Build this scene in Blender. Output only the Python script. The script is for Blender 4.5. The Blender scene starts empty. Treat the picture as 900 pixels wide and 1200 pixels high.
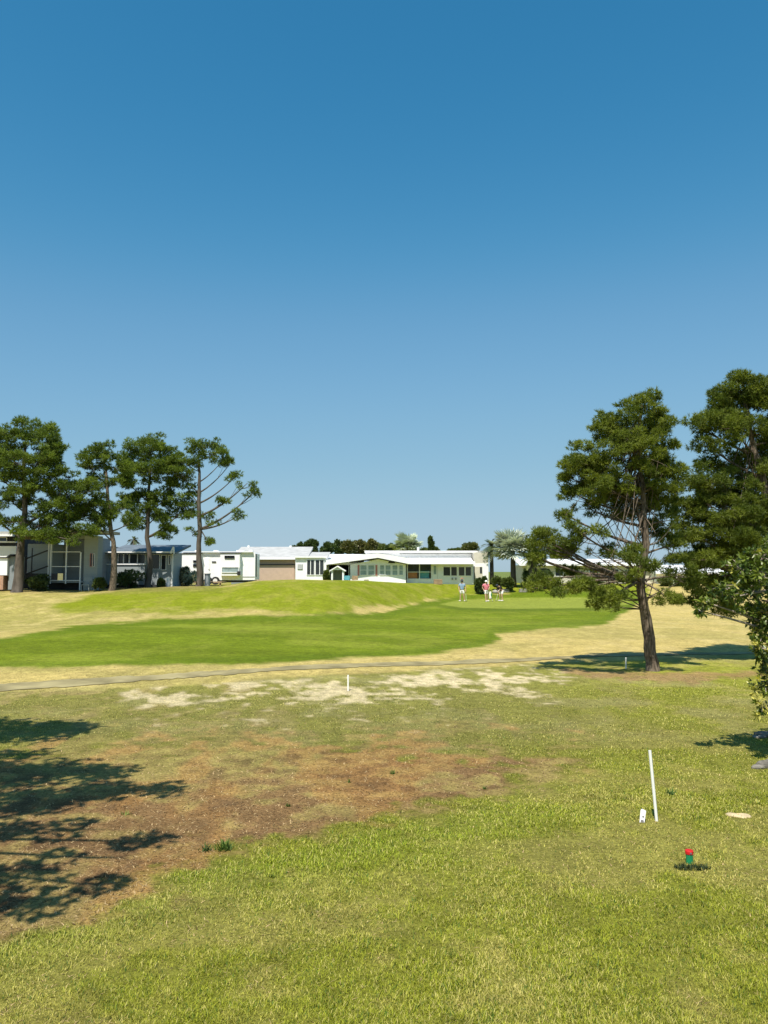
import bpy, bmesh, math, random
import numpy as np
from mathutils import Vector
R = math.radians
random.seed(7)
rng = np.random.default_rng(11)
S = bpy.context.scene
C = S.collection

# ------------------------------------------------------------ camera maths
HC, FPX, HOR = 2.4, 900.0, 670.0          # eye height, focal length in px of the 900x1200 photo, horizon row
PIT = math.atan((HOR - 600) / FPX)
cp, sp = math.cos(PIT), math.sin(PIT)
def P(px, py, d):
    u = (px - 450) / FPX; v = (600 - py) / FPX
    dx, dy, dz = u, cp - v * sp, sp + v * cp
    t = d / dy
    return Vector((dx * t, d, HC + dz * t))
def G(px, py, z=0.0):
    u = (px - 450) / FPX; v = (600 - py) / FPX
    dx, dy, dz = u, cp - v * sp, sp + v * cp
    t = (z - HC) / dz
    return Vector((dx * t, dy * t, z))
def proj(x, y, z):                        # numpy
    zz = z - HC
    f = np.maximum(y * cp + zz * sp, 0.05); up = -y * sp + zz * cp
    return 450 + FPX * x / f, 600 - FPX * up / f

# ------------------------------------------------------------ noise
def _h(ix, iy, s):
    n = (ix.astype(np.int64) * 374761393 + iy.astype(np.int64) * 668265263 + s * 974711) & 0x7fffffff
    n = ((n ^ (n >> 13)) * 1274126177) & 0x7fffffff
    return ((n ^ (n >> 16)) & 0xffff) / 65535.0
def vn(x, y, s=0):
    ix = np.floor(x); iy = np.floor(y); fx = x - ix; fy = y - iy
    fx = fx * fx * (3 - 2 * fx); fy = fy * fy * (3 - 2 * fy)
    ix = ix.astype(np.int64); iy = iy.astype(np.int64)
    a = _h(ix, iy, s); b = _h(ix + 1, iy, s); c = _h(ix, iy + 1, s); d = _h(ix + 1, iy + 1, s)
    return (a + (b - a) * fx) * (1 - fy) + (c + (d - c) * fx) * fy
def fbm(x, y, s=0, o=4):
    t = 0; a = .5; n = 0
    for k in range(o):
        t = t + a * vn(x, y, s + k * 17); n += a; a *= .5; x = x * 2.03 + 5.1; y = y * 2.03 + 3.7
    return t / n
def ss(a, b, x):
    t = np.clip((x - a) / (b - a), 0, 1); return t * t * (3 - 2 * t)
def sdpoly(px, py, poly):                 # >0 inside
    d = np.full(px.shape, 1e9); ins = np.zeros(px.shape, bool); n = len(poly)
    for i in range(n):
        x0, y0 = poly[i]; x1, y1 = poly[(i + 1) % n]
        ex, ey = x1 - x0, y1 - y0
        t = np.clip(((px - x0) * ex + (py - y0) * ey) / (ex * ex + ey * ey + 1e-9), 0, 1)
        d = np.minimum(d, np.hypot(px - x0 - t * ex, py - y0 - t * ey))
        c = ((y0 > py) != (y1 > py)) & (px < (x1 - x0) * (py - y0) / (y1 - y0 + 1e-12) + x0)
        ins ^= c
    return np.where(ins, d, -d)

# ------------------------------------------------------------ terrain
CX  = [-400, 0, 100, 200, 260, 300, 350, 430, 480, 520, 700, 1300]
CY  = [690, 690, 691, 688, 687, 681, 679, 680.5, 683, 685, 686, 686]
def zf(x, y):
    x = np.asarray(x, float); y = np.asarray(y, float)
    yy = np.maximum(y, 1.0)
    px = 450 + FPX * x / yy
    w = ss(370, 560, px)
    d0 = 33 + (64 - 33) * w; d1 = 54 + (76 - 54) * w
    zc = HC - (np.interp(px, CX, CY) - HOR) / FPX * d1
    r = ss(d0, d1, y)
    z = zc * r
    fall = ss(d1, d1 + 12, y)
    z = z * (1 - fall) + (1.13 * r) * fall
    z = z + .10 * (fbm(x * .12, y * .12, 3, 2) - .5) * ss(12, 30, y)
    z = z + .22 * ss(14, 19, y) * (1 - ss(26, 40, y)) * np.exp(-((px - 150) / 400.) ** 2)
    return np.where(y < 1, 0, z)
def zg(x, y): return float(zf(np.array([x]), np.array([y]))[0])
def at(px, d):                            # ground point at image column px and distance d
    x = (px - 450) / FPX * d; return Vector((x, d, zg(x, d)))

def mixc(a, b, m): return a * (1 - m[:, None]) + np.array(b) * m[:, None]
LAWN = (.235, .250, .024); STRAW = (.40, .325, .105); BROWN = (.180, .108, .046); RUST = (.25, .135, .045)
SAND = (.62, .51, .31); FAIR = (.115, .150, .008); LIME = (.165, .190, .010); DRYR = (.39, .305, .105); OLIVE = (.220, .200, .058)
SOIL = (.075, .045, .025)
P_FAIR = [(-700, 800), (-300, 790), (0, 783), (150, 781), (300, 777), (450, 770), (545, 762), (590, 750), (578, 742), (640, 737), (705, 733), (735, 718), (760, 700), (735, 690), (560, 694), (500, 704), (450, 717), (300, 720.5), (200, 724), (100, 732), (0, 746), (-300, 760), (-700, 775)]
P_LIME = [(60, 712), (110, 696), (190, 686), (260, 684), (300, 676), (440, 676), (520, 680), (760, 680), (760, 696), (560, 698), (500, 706), (440, 714), (340, 716), (240, 716), (160, 715)]
P_GREEN = [(515, 708), (540, 703), (600, 700.5), (680, 700), (735, 703), (740, 708), (700, 712.5), (600, 713.5), (540, 712)]
P_BROWN = [(-600, 930), (0, 880), (120, 872), (250, 868), (420, 868), (560, 866), (660, 880), (700, 890), (610, 915), (540, 950), (420, 975), (330, 1000), (250, 1010), (150, 1040), (60, 1075), (0, 1095), (-200, 1150), (-700, 1250)]
P_SAND = [(150, 815), (240, 806), (330, 803), (420, 799), (520, 792), (600, 786), (650, 791), (630, 801), (560, 806), (500, 815), (440, 820), (360, 824), (260, 818)]
P_MULCH = [(630, 781), (700, 786), (900, 784), (1200, 790), (1200, 800), (900, 797), (780, 797), (690, 793)]
def ground_col(x, y, z, under=False):
    px, py = proj(x, y, z)
    n1 = fbm(x * .9, y * .9, 1) - .5; n2 = fbm(x * 4, y * 4, 2) - .5; n3 = fbm(x * .25, y * .25, 5) - .5; n4 = fbm(x*1.7, y*.7, 9) - .5
    near = ss(1400, 780, py) if False else 1
    c = np.tile(np.array(LAWN), (len(x), 1)).astype(float)
    # straw mixed in the lawn
    m = ss(-.08, .16, n1 * .8 + n2 * .5 + .06 * np.sin(px * .01)) * .50
    c = mixc(c, STRAW, m)
    # brighter, greener band along the edge of the brown patch
    eb = sdpoly(px, py, P_BROWN)
    c = mixc(c, (.215, .270, .022), ss(-90, -10, eb) * ss(2, -6, eb) * .55 * ss(930, 960, py))
    # mid zone olive above y 880
    mid = ss(895, 860, py + n1 * 50) * ss(760, 780, py)
    c = mixc(c, OLIVE, mid * np.clip(.80 - .62 * ss(560, 800, px), 0, 1))
    c = mixc(c, (.25, .20, .09), ss(.0, .2, n4 + n2 * .6) * mid * (.6 - .4 * ss(500, 750, px)))
    c = mixc(c, (.28, .255, .11), mid * ss(.02, .2, n1) * .5)
    # brown litter
    k = ss(-14, 14, eb + n1 * 70 + n2 * 60)
    cb = np.tile(np.array(BROWN), (len(x), 1)); cb = mixc(cb, STRAW, ss(-.1, .2, n2 + n1 * .5) * .5 * (1 - ss(900, 1000, py) * .3))
    cb = mixc(cb, STRAW, ss(950, 880, py) * ss(450, 250, px) * .35); cb = mixc(cb, OLIVE, ss(-.05, .15, n1) * ss(920, 875, py) * .4); cb = mixc(cb, RUST, ss(0, .15, n4) * .6); cb = mixc(cb, SOIL, ss(.05, .25, -n2 + n1 * .4) * .45)
    c = c * (1 - k[:, None]) + cb * k[:, None]
    # left, dry strip between path and brown
    k = ss(870, 820, py) * ss(790, 800, py) * ss(500, 200, px) * ss(-.12, .1, n4 + n2 * .5)
    c = mixc(c, (.33, .245, .10), k * .6)
    # sand
    k = ss(-8, 11, sdpoly(px, py, P_SAND) * .7 + n1 * 30 + n4 * 34 + n2 * 60 - 1.5)
    c = mixc(c, SAND, k)
    k = ss(-2, 4, sdpoly(px, py, P_MULCH) + n1 * 20 + n2 * 12)
    c = mixc(c, (.25, .150, .070), k * .75)
    # dark soil and painted gap shade between the lawn blades
    if under: c = mixc(c, (.105, .10, .022), ss(.62, .9, c[:, 1] / c[:, 0]) * ss(24, 10, y) * .62)
    # beyond the path : dry rough
    line = np.interp(px, [-700, 0, 200, 450, 600, 640, 900, 1500], [830, 812, 804, 788, 780, 777, 768, 760])
    k = ss(1.5, -1.5, py - line + n1 * 3)
    dr = np.tile(np.array(DRYR), (len(x), 1)); dr = mixc(dr, OLIVE, ss(-.05, .2, n3 + n1 * .5) * .45); dr = mixc(dr, (.25, .225, .06), ss(420, 100, px) * ss(748, 728, py) * .75); dr = mixc(dr, (.44, .345, .14), ss(.02, .2, n4) * .5)
    c = c * (1 - k[:, None]) + dr * k[:, None]
    k = ss(-.02, .14, n1 + n4*.6) * ss(5, 1, np.abs(py - line + 0)) * (px > 40)
    c = mixc(c, OLIVE, k * .5)
    k = ss(-3, 4, sdpoly(px, py, P_LIME) + n1 * 12 + n3 * 16)
    lm = np.tile(np.array(LIME), (len(x), 1)); lm = mixc(lm, (.24, .225, .04), ss(.0, .2, n1 * .7 + n4 * .8) * .5)
    c = c * (1 - k[:, None]) + lm * k[:, None]
    k = ss(-1.6, 2.2, sdpoly(px, py, P_FAIR) + n1 * 7 + n4 * 4)
    fr = np.tile(np.array(FAIR), (len(x), 1))
    fr = mixc(fr, (.175, .200, .022), ss(-.05, .22, n3 * 1.1 + n4 * .5) * .65)
    fr = fr * (1 + .07 * np.sign(np.sin((x * .35 + y) * .9))[:, None] * ss(70, 30, y)[:, None])
    fr = mixc(fr, (.075, .115, .006), ss(-6, -1, -np.abs(sdpoly(px, py, P_FAIR) - 4)) * .5)
    c = c * (1 - k[:, None]) + fr * k[:, None]
    g = sdpoly(px, py, P_GREEN)
    c = mixc(c, (.075, .105, .008), ss(-5, -2, g) * ss(1.5, -.5, g) * ss(708, 712, py) * .8)
    c = mixc(c, (.21, .235, .038), ss(-.8, .8, g) * .8)
    far = ss(95, 130, y)
    c = mixc(c, (.12, .15, .04), far)
    # bare earth by the trees on the left, tree shade painted in
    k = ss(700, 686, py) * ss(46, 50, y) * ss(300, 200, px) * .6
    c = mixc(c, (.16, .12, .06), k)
    return np.clip(c, 0, 1)

# ------------------------------------------------------------ materials
def newmat(name):
    m = bpy.data.materials.new(name); m.use_nodes = True
    nt = m.node_tree; return m, nt, nt.nodes['Principled BSDF']
def mat(name, col, rough=.6, vary=.12, scale=6., bump=0., spec=.3, metallic=0., col2=None, stretch=None):
    m, nt, b = newmat(name)
    tc = nt.nodes.new('ShaderNodeTexCoord'); mp = nt.nodes.new('ShaderNodeMapping')
    if stretch: mp.inputs['Scale'].default_value = stretch
    nz = nt.nodes.new('ShaderNodeTexNoise'); nz.inputs['Scale'].default_value = scale; nz.inputs['Detail'].default_value = 6
    nt.links.new(tc.outputs['Object'], mp.inputs['Vector']); nt.links.new(mp.outputs['Vector'], nz.inputs['Vector'])
    rp = nt.nodes.new('ShaderNodeValToRGB'); rp.color_ramp.elements[0].position = .3; rp.color_ramp.elements[1].position = .7
    c = np.array(col)
    a = c * (1 - vary); bb = np.array(col2) if col2 else np.clip(c * (1 + vary), 0, .9)
    rp.color_ramp.elements[0].color = (*a, 1); rp.color_ramp.elements[1].color = (*bb, 1)
    nt.links.new(nz.outputs['Fac'], rp.inputs['Fac']); nt.links.new(rp.outputs['Color'], b.inputs['Base Color'])
    b.inputs['Roughness'].default_value = rough; b.inputs['Metallic'].default_value = metallic
    b.inputs['Specular IOR Level'].default_value = spec
    if bump:
        bp = nt.nodes.new('ShaderNodeBump'); bp.inputs['Strength'].default_value = bump; bp.inputs['Distance'].default_value = .03
        nt.links.new(nz.outputs['Fac'], bp.inputs['Height']); nt.links.new(bp.outputs['Normal'], b.inputs['Normal'])
    return m
def leafmat(name, trans=.3, rough=.5, spec=.25, tint=(1.3, 1.35, .6)):
    m, nt, b = newmat(name)
    at_ = nt.nodes.new('ShaderNodeAttribute'); at_.attribute_name = 'Col'
    nt.links.new(at_.outputs['Color'], b.inputs['Base Color'])
    b.inputs['Roughness'].default_value = rough; b.inputs['Specular IOR Level'].default_value = spec
    tr = nt.nodes.new('ShaderNodeBsdfTranslucent')
    mx = nt.nodes.new('ShaderNodeMix'); mx.data_type = 'RGBA'; mx.blend_type = 'MULTIPLY'; mx.inputs['Factor'].default_value = 1
    nt.links.new(at_.outputs['Color'], mx.inputs['A']); mx.inputs['B'].default_value = (*tint, 1)
    nt.links.new(mx.outputs['Result'], tr.inputs['Color'])
    ms = nt.nodes.new('ShaderNodeMixShader'); ms.inputs['Fac'].default_value = trans
    out = nt.nodes['Material Output']
    nt.links.new(b.outputs['BSDF'], ms.inputs[1]); nt.links.new(tr.outputs['BSDF'], ms.inputs[2]); nt.links.new(ms.outputs['Shader'], out.inputs['Surface'])
    return m
def groundmat():
    m, nt, b = newmat('turf_ground')
    L = nt.links.new
    at_ = nt.nodes.new('ShaderNodeAttribute'); at_.attribute_name = 'Col'
    geo = nt.nodes.new('ShaderNodeNewGeometry')
    def noise(s, det, rough=.6):
        n = nt.nodes.new('ShaderNodeTexNoise'); n.inputs['Scale'].default_value = s; n.inputs['Detail'].default_value = det; n.inputs['Roughness'].default_value = rough
        L(geo.outputs['Position'], n.inputs['Vector']); return n
    n1 = noise(28, 6, .75); n2 = noise(5, 8, .75); n3 = noise(1.1, 6, .7)
    def rng_(n, a, b_, lo, hi):
        r = nt.nodes.new('ShaderNodeMapRange'); r.inputs['From Min'].default_value = a; r.inputs['From Max'].default_value = b_
        r.inputs['To Min'].default_value = lo; r.inputs['To Max'].default_value = hi; L(n.outputs['Fac'], r.inputs['Value']); return r
    a = rng_(n1, .32, .68, .55, 1.65); c = rng_(n2, .3, .7, .66, 1.42); e = rng_(n3, .3, .7, .82, 1.18)
    mu = nt.nodes.new('ShaderNodeMath'); mu.operation = 'MULTIPLY'; L(a.outputs[0], mu.inputs[0]); L(c.outputs[0], mu.inputs[1])
    mu2 = nt.nodes.new('ShaderNodeMath'); mu2.operation = 'MULTIPLY'; L(mu.outputs[0], mu2.inputs[0]); L(e.outputs[0], mu2.inputs[1])
    vm = nt.nodes.new('ShaderNodeVectorMath'); vm.operation = 'SCALE'; L(at_.outputs['Color'], vm.inputs[0]); L(mu2.outputs[0], vm.inputs['Scale'])
    L(vm.outputs[0], b.inputs['Base Color'])
    b.inputs['Roughness'].default_value = .95; b.inputs['Specular IOR Level'].default_value = .08
    bp = nt.nodes.new('ShaderNodeBump'); bp.inputs['Strength'].default_value = .6; bp.inputs['Distance'].default_value = .05
    L(n1.outputs['Fac'], bp.inputs['Height']); L(bp.outputs['Normal'], b.inputs['Normal'])
    return m

M = {}
M['ground'] = groundmat()
M['grass'] = leafmat('grass_blades', .3, .6, .15)
M['litter'] = leafmat('dead_litter', .08, .9, .05)
M['needle'] = leafmat('pine_needles', .36, .5, .2)
M['leaf'] = leafmat('broad_leaves', .25, .38, .4)
M['palm'] = leafmat('palm_fronds', .15, .5, .3)
M['bark'] = mat('pine_bark', (.085, .065, .048), .9, .5, 9, 1.0, .1, col2=(.24, .19, .14), stretch=(2.5, 2.5, .7))
M['bark_far'] = mat('grey_bark', (.10, .085, .07), .9, .4, 4, .6, .1, stretch=(1, 1, .4))
M['twig'] = mat('dead_twigs', (.36, .30, .25), .9, .25, 9)
M['path'] = mat('worn_cart_path', (.28, .24, .125), .97, .35, 1.6, .3, .05)
M['white'] = mat('white_siding', (.88, .88, .88), .55, .05, 3)
M['white_roof'] = mat('white_metal_roof', (.86, .86, .85), .45, .05, 1.5)
M['trim'] = mat('white_trim', (.87, .87, .87), .5, .04, 3)
M['grey_roof'] = mat('grey_roof', (.42, .42, .41), .8, .15, 1.5)
M['slate_roof'] = mat('slate_roof', (.13, .16, .19), .7, .3, 2.5)
M['peach'] = mat('peach_stucco', (.50, .37, .29), .8, .06, 3)
M['beige'] = mat('beige_wall', (.58, .54, .45), .8, .08, 3)
M['pale_blue'] = mat('pale_blue_siding_shaded', (.30, .335, .345), .6, .07, 2, stretch=(.1, .1, 12))  # tree shade over the left houses is put into the siding colour
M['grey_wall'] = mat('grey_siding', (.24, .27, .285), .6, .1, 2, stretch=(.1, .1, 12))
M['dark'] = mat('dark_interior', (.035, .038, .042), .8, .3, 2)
M['glass'] = mat('dark_glass', (.03, .036, .042), .12, .3, 1.5, 0, .5)
M['glass_pale'] = mat('pale_glass', (.30, .38, .38), .15, .25, 3, 0, .5)
M['red'] = mat('faded_red_shutter', (.52, .20, .18), .6)
M['orange'] = mat('orange_panel', (.55, .24, .10), .7)
M['teal'] = mat('teal_panel', (.12, .36, .40), .6)
M['screen'] = mat('porch_screen', (.13, .15, .155), .7)
M['metal'] = mat('dark_metal', (.06, .06, .065), .4, metallic=.6)
M['rubber'] = mat('rubber', (.03, .03, .03), .8)
M['wood'] = mat('weathered_wood', (.34, .24, .14), .8, .25, 6)
M['stone'] = mat('pale_stone', (.33, .31, .27), .85, .25, 7, .6)
M['brick'] = mat('brick_base', (.42, .25, .17), .85, .2, 8)
M['rock'] = mat('weathered_rock', (.17, .155, .13), .95, .5, 9, .8)
M['pvc'] = mat('white_pvc', (.82, .81, .78), .4, .04, 20)
M['stake'] = mat('white_stake_paint', (.80, .79, .74), .5, .06, 20)
M['tag'] = mat('white_tag', (.70, .68, .66), .5, .1, 30)
M['dirt'] = mat('grey_smudge', (.16, .15, .15), .8)
M['green_plastic'] = mat('green_plastic', (.015, .22, .09), .35, .1, 30)
M['red_plastic'] = mat('red_plastic', (.55, .02, .02), .35, .1, 30)
M['sand'] = mat('sand', (.50, .40, .24), .95, .15, 25, .5, .1)
M['skin'] = mat('skin', (.50, .30, .21), .5, .06, 8)
M['hair'] = mat('dark_hair', (.04, .03, .025), .6)
M['shirt_blue'] = mat('blue_grey_shirt', (.22, .32, .42), .8, .35, 22)
M['shirt_pink'] = mat('pink_shirt', (.72, .22, .28), .8)
M['shirt_black'] = mat('black_shirt', (.03, .025, .03), .8)
M['shorts'] = mat('pale_shorts', (.72, .70, .66), .8)
M['cap_white'] = mat('white_cap', (.82, .82, .82), .7)
M['cap_dark'] = mat('dark_cap', (.04, .045, .06), .7)
M['shoe'] = mat('shoe', (.62, .60, .55), .6)
M['rope'] = mat('grey_pot', (.3, .3, .3), .8)

# ------------------------------------------------------------ object helpers
def link(name, me, m, parent=None):
    o = bpy.data.objects.new(name, me); C.objects.link(o)
    if m and not me.materials: me.materials.append(m)
    if parent: o.parent = parent; o.matrix_parent_inverse = parent.matrix_basis.inverted()
    return o
def tag(o, label=None, cat=None, group=None, kind=None):
    if label: o['label'] = label
    if cat: o['category'] = cat
    if group: o['group'] = group
    if kind: o['kind'] = kind
    return o
def thing(name, label, cat, loc, group=None):
    o = bpy.data.objects.new(name, None); C.objects.link(o); o.location = loc; o.empty_display_size = .2
    return tag(o, label, cat, group)
class MB:
    def __init__(s): s.v = []; s.f = []
    def box(s, x0, x1, y0, y1, z0, z1):
        if x0 > x1: x0, x1 = x1, x0
        if y0 > y1: y0, y1 = y1, y0
        if z0 > z1: z0, z1 = z1, z0
        n = len(s.v)
        s.v += [(x0, y0, z0), (x1, y0, z0), (x1, y1, z0), (x0, y1, z0), (x0, y0, z1), (x1, y0, z1), (x1, y1, z1), (x0, y1, z1)]
        s.f += [[n + i for i in q] for q in ((0, 3, 2, 1), (4, 5, 6, 7), (0, 1, 5, 4), (1, 2, 6, 5), (2, 3, 7, 6), (3, 0, 4, 7))]
        return s
    def prism(s, pts, dvec):               # extrude polygon by vector
        n = len(s.v); k = len(pts)
        s.v += [tuple(p) for p in pts] + [tuple(Vector(p) + Vector(dvec)) for p in pts]
        s.f += [[n + i for i in range(k)], [n + k + i for i in range(k)][::-1]]
        for i in range(k): j = (i + 1) % k; s.f.append([n + i, n + k + i, n + k + j, n + j])
        return s
    def tube(s, pts, rad, seg=8, jit=0., caps=True):
        pts = [Vector(p) for p in pts]; n0 = len(s.v); k = len(pts)
        if not hasattr(rad, '__len__'): rad = [rad] * k
        up = Vector((.31, .2, .93)).normalized()
        for i, p in enumerate(pts):
            t = (pts[min(i + 1, k - 1)] - pts[max(i - 1, 0)]); t = t.normalized() if t.length > 1e-9 else Vector((0, 0, 1))
            a = t.cross(up); a = a.normalized() if a.length > 1e-3 else t.cross(Vector((1, 0, 0))).normalized()
            b = t.cross(a)
            for q in range(seg):
                an = 2 * math.pi * q / seg; r = rad[i] * (1 + (random.uniform(-jit, jit) if jit else 0))
                s.v.append(tuple(p + (a * math.cos(an) + b * math.sin(an)) * r))
        for i in range(k - 1):
            for q in range(seg):
                A = n0 + i * seg + q; B = n0 + i * seg + (q + 1) % seg
                s.f.append([A, B, B + seg, A + seg])
        if caps:
            s.f.append([n0 + q for q in range(seg)][::-1]); s.f.append([n0 + (k - 1) * seg + q for q in range(seg)])
        return s
    def blob(s, c, r, seed=0, amp=.2, nu=12, nv=8):
        n = len(s.v); c = Vector(c); rr = random.Random(seed)
        ph = [rr.uniform(0, 6) for _ in range(6)]
        for i in range(nv + 1):
            th = math.pi * i / nv
            for j in range(nu):
                a = 2 * math.pi * j / nu
                k = 1 + amp * (math.sin(2 * a + ph[0] + th) * .5 + math.sin(3 * th + ph[1]) * .4 + math.sin(5 * a + ph[2]) * .2 * math.sin(th))
                s.v.append((c.x + r[0] * k * math.sin(th) * math.cos(a), c.y + r[1] * k * math.sin(th) * math.sin(a), c.z + r[2] * k * math.cos(th)))
        for i in range(nv):
            for j in range(nu):
                a = n + i * nu + j; b = n + i * nu + (j + 1) % nu
                s.f.append([a, a + nu, b + nu, b])
        return s
    def mesh(s, name, smooth=False):
        me = bpy.data.meshes.new(name); me.from_pydata(s.v, [], s.f)
        bm = bmesh.new(); bm.from_mesh(me); bmesh.ops.recalc_face_normals(bm, faces=bm.faces); bm.to_mesh(me); bm.free()
        if smooth: me.polygons.foreach_set('use_smooth', [True] * len(me.polygons))
        return me
    def build(s, name, m, parent=None, smooth=False, bevel=0):
        o = link(name, s.mesh(name, smooth), m, parent)
        if bevel:
            b = o.modifiers.new('bevel', 'BEVEL'); b.width = bevel; b.segments = 2; b.limit_method = 'ANGLE'
        return o
def npmesh(name, V, F, k, col=None, smooth=False):
    """V (n,3), F (m,k) faces of k corners, col (n,3) per vertex"""
    me = bpy.data.meshes.new(name)
    me.vertices.add(len(V)); me.vertices.foreach_set('co', np.ascontiguousarray(V, dtype=np.float32).ravel())
    me.loops.add(F.size); me.loops.foreach_set('vertex_index', F.astype(np.int32).ravel())
    me.polygons.add(len(F)); me.polygons.foreach_set('loop_start', np.arange(0, F.size, k, dtype=np.int32))
    me.polygons.foreach_set('loop_total', np.full(len(F), k, dtype=np.int32))
    me.update(calc_edges=True)
    if smooth: me.polygons.foreach_set('use_smooth', np.ones(len(F), bool))
    if col is not None:
        a = me.color_attributes.new('Col', 'FLOAT_COLOR', 'POINT')
        a.data.foreach_set('color', np.concatenate([col, np.ones((len(col), 1))], 1).astype(np.float32).ravel())
    return me

# ------------------------------------------------------------ ground
def build_ground():
    ang = np.concatenate([np.linspace(-180, -50, 40)[:-1], np.linspace(-50, 50, 760), np.linspace(50, 180, 40)[1:-1]])
    ang = np.radians(ang)
    r = [.6, 1.2, 2., 2.6, 3.2]; d = 3.6
    while d < 105:
        r.append(d); d += max(.03, min(1.2 * d * d / 2160, .42))
    while d < 6000: r.append(d); d *= 1.12
    r = np.array(r)
    A, Rr = np.meshgrid(ang, r)
    x = (np.sin(A) * Rr).ravel(); y = (np.cos(A) * Rr).ravel()
    z = zf(x, y)
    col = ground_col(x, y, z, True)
    nr, na = len(r), len(ang)
    i, j = np.meshgrid(np.arange(nr - 1), np.arange(na), indexing='ij')
    j2 = (j + 1) % na
    F = np.stack([i * na + j, i * na + j2, (i + 1) * na + j2, (i + 1) * na + j], -1).reshape(-1, 4)[:, ::-1]
    V = np.stack([x, y, z], 1)
    # centre cap
    me = npmesh('ground', V, F, 4, col, True)
    bm = bmesh.new(); bm.from_mesh(me); bm.verts.ensure_lookup_table()
    bm.faces.new([bm.verts[q] for q in range(na)]); bmesh.ops.recalc_face_normals(bm, faces=[bm.faces[-1]] if False else bm.faces[:])
    bm.to_mesh(me); bm.free()
    o = link('ground', me, M['ground']); tag(o, kind='structure'); return o
build_ground()

def drape(name, centre, width, m, off=.006, n=260, jit=.12):
    pts = [G(*c) for c in centre]
    xs = np.array([p.x for p in pts]); ys = np.array([p.y for p in pts])
    t = np.linspace(0, len(pts) - 1, n); xs = np.interp(t, range(len(pts)), xs); ys = np.interp(t, range(len(pts)), ys)
    for _ in range(12):
        xs[1:-1] = (xs[:-2] + xs[1:-1] * 2 + xs[2:]) / 4; ys[1:-1] = (ys[:-2] + ys[1:-1] * 2 + ys[2:]) / 4
    K = 9; V = []
    for i in range(n):
        a = max(i - 1, 0); b = min(i + 1, n - 1); tx, ty = xs[b] - xs[a], ys[b] - ys[a]; l = math.hypot(tx, ty); nx, ny = -ty / l, tx / l
        w1 = width * .5 * (1 + jit * (vn(np.array([i * .12]), np.array([0.]), 3)[0] - .5) * 2 + jit * (vn(np.array([i * .9]), np.array([4.]), 3)[0] - .5))
        w2 = width * .5 * (1 + jit * (vn(np.array([i * .12]), np.array([9.]), 3)[0] - .5) * 2 + jit * (vn(np.array([i * .9]), np.array([7.]), 3)[0] - .5))
        for k in range(K):
            s = -w1 + (w1 + w2) * k / (K - 1); V.append((xs[i] + nx * s, ys[i] + ny * s))
    V = np.array(V); z = zf(V[:, 0], V[:, 1]) + off; V = np.column_stack([V, z])
    F = np.array([[i * K + k, i * K + k + 1, (i + 1) * K + k + 1, (i + 1) * K + k] for i in range(n - 1) for k in range(K - 1)])
    me = npmesh(name, V, F, 4, None, True)
    o = link(name, me, m); return tag(o, kind='structure')
drape('cart_path', [(-500, 838), (-200, 822), (0, 809.5), (200, 800.5), (330, 792), (450, 785), (600, 776.5), (700, 770), (800, 767), (900, 765.5), (1150, 763)], 0.62, M['path'], .012, jit=.45)

# ------------------------------------------------------------ grass blades and litter
def blades(x, y, h, w, lean, col, tipf=1.15):
    n = len(x); z = zf(x, y)
    a = rng.uniform(0, 2 * np.pi, n); b = a + np.pi / 2 + rng.uniform(-.6, .6, n)
    dx, dy = np.cos(a), np.sin(a)
    lx, ly = np.cos(b) * lean * h, np.sin(b) * lean * h
    zh = h * np.sqrt(np.clip(1 - (lean * .9) ** 2, .02, 1))
    base = np.stack([x, y, z - .004], 1)
    wv = np.stack([dx * w / 2, dy * w / 2, np.zeros(n)], 1)
    mid = base + np.stack([lx * .4, ly * .4, zh * .62], 1)
    tip = base + np.stack([lx, ly, zh], 1)
    V = np.stack([base - wv, base + wv, mid + wv * .8, mid - wv * .8, tip], 1).reshape(-1, 3)
    i = np.arange(n)[:, None] * 5
    F1 = i + np.array([[0, 1, 2]]); F2 = i + np.array([[0, 2, 3]]); F3 = i + np.array([[3, 2, 4]])
    F = np.concatenate([F1, F2, F3], 0)
    cc = np.repeat(col, 5, 0).reshape(n, 5, 3).copy(); cc[:, 4] *= tipf
    return V, F, np.clip(cc.reshape(-1, 3), 0, 1)
def sample(n, d0, d1, pw=1.0, ext=.62):
    # uniform in 1/d  -> even in the picture ; mixed with uniform in area
    u = rng.uniform(0, 1, n); dd = 1 / (1 / d0 + (1 / d1 - 1 / d0) * u)
    x = rng.uniform(-ext, ext, n) * dd * 1.0
    return x, dd
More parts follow.
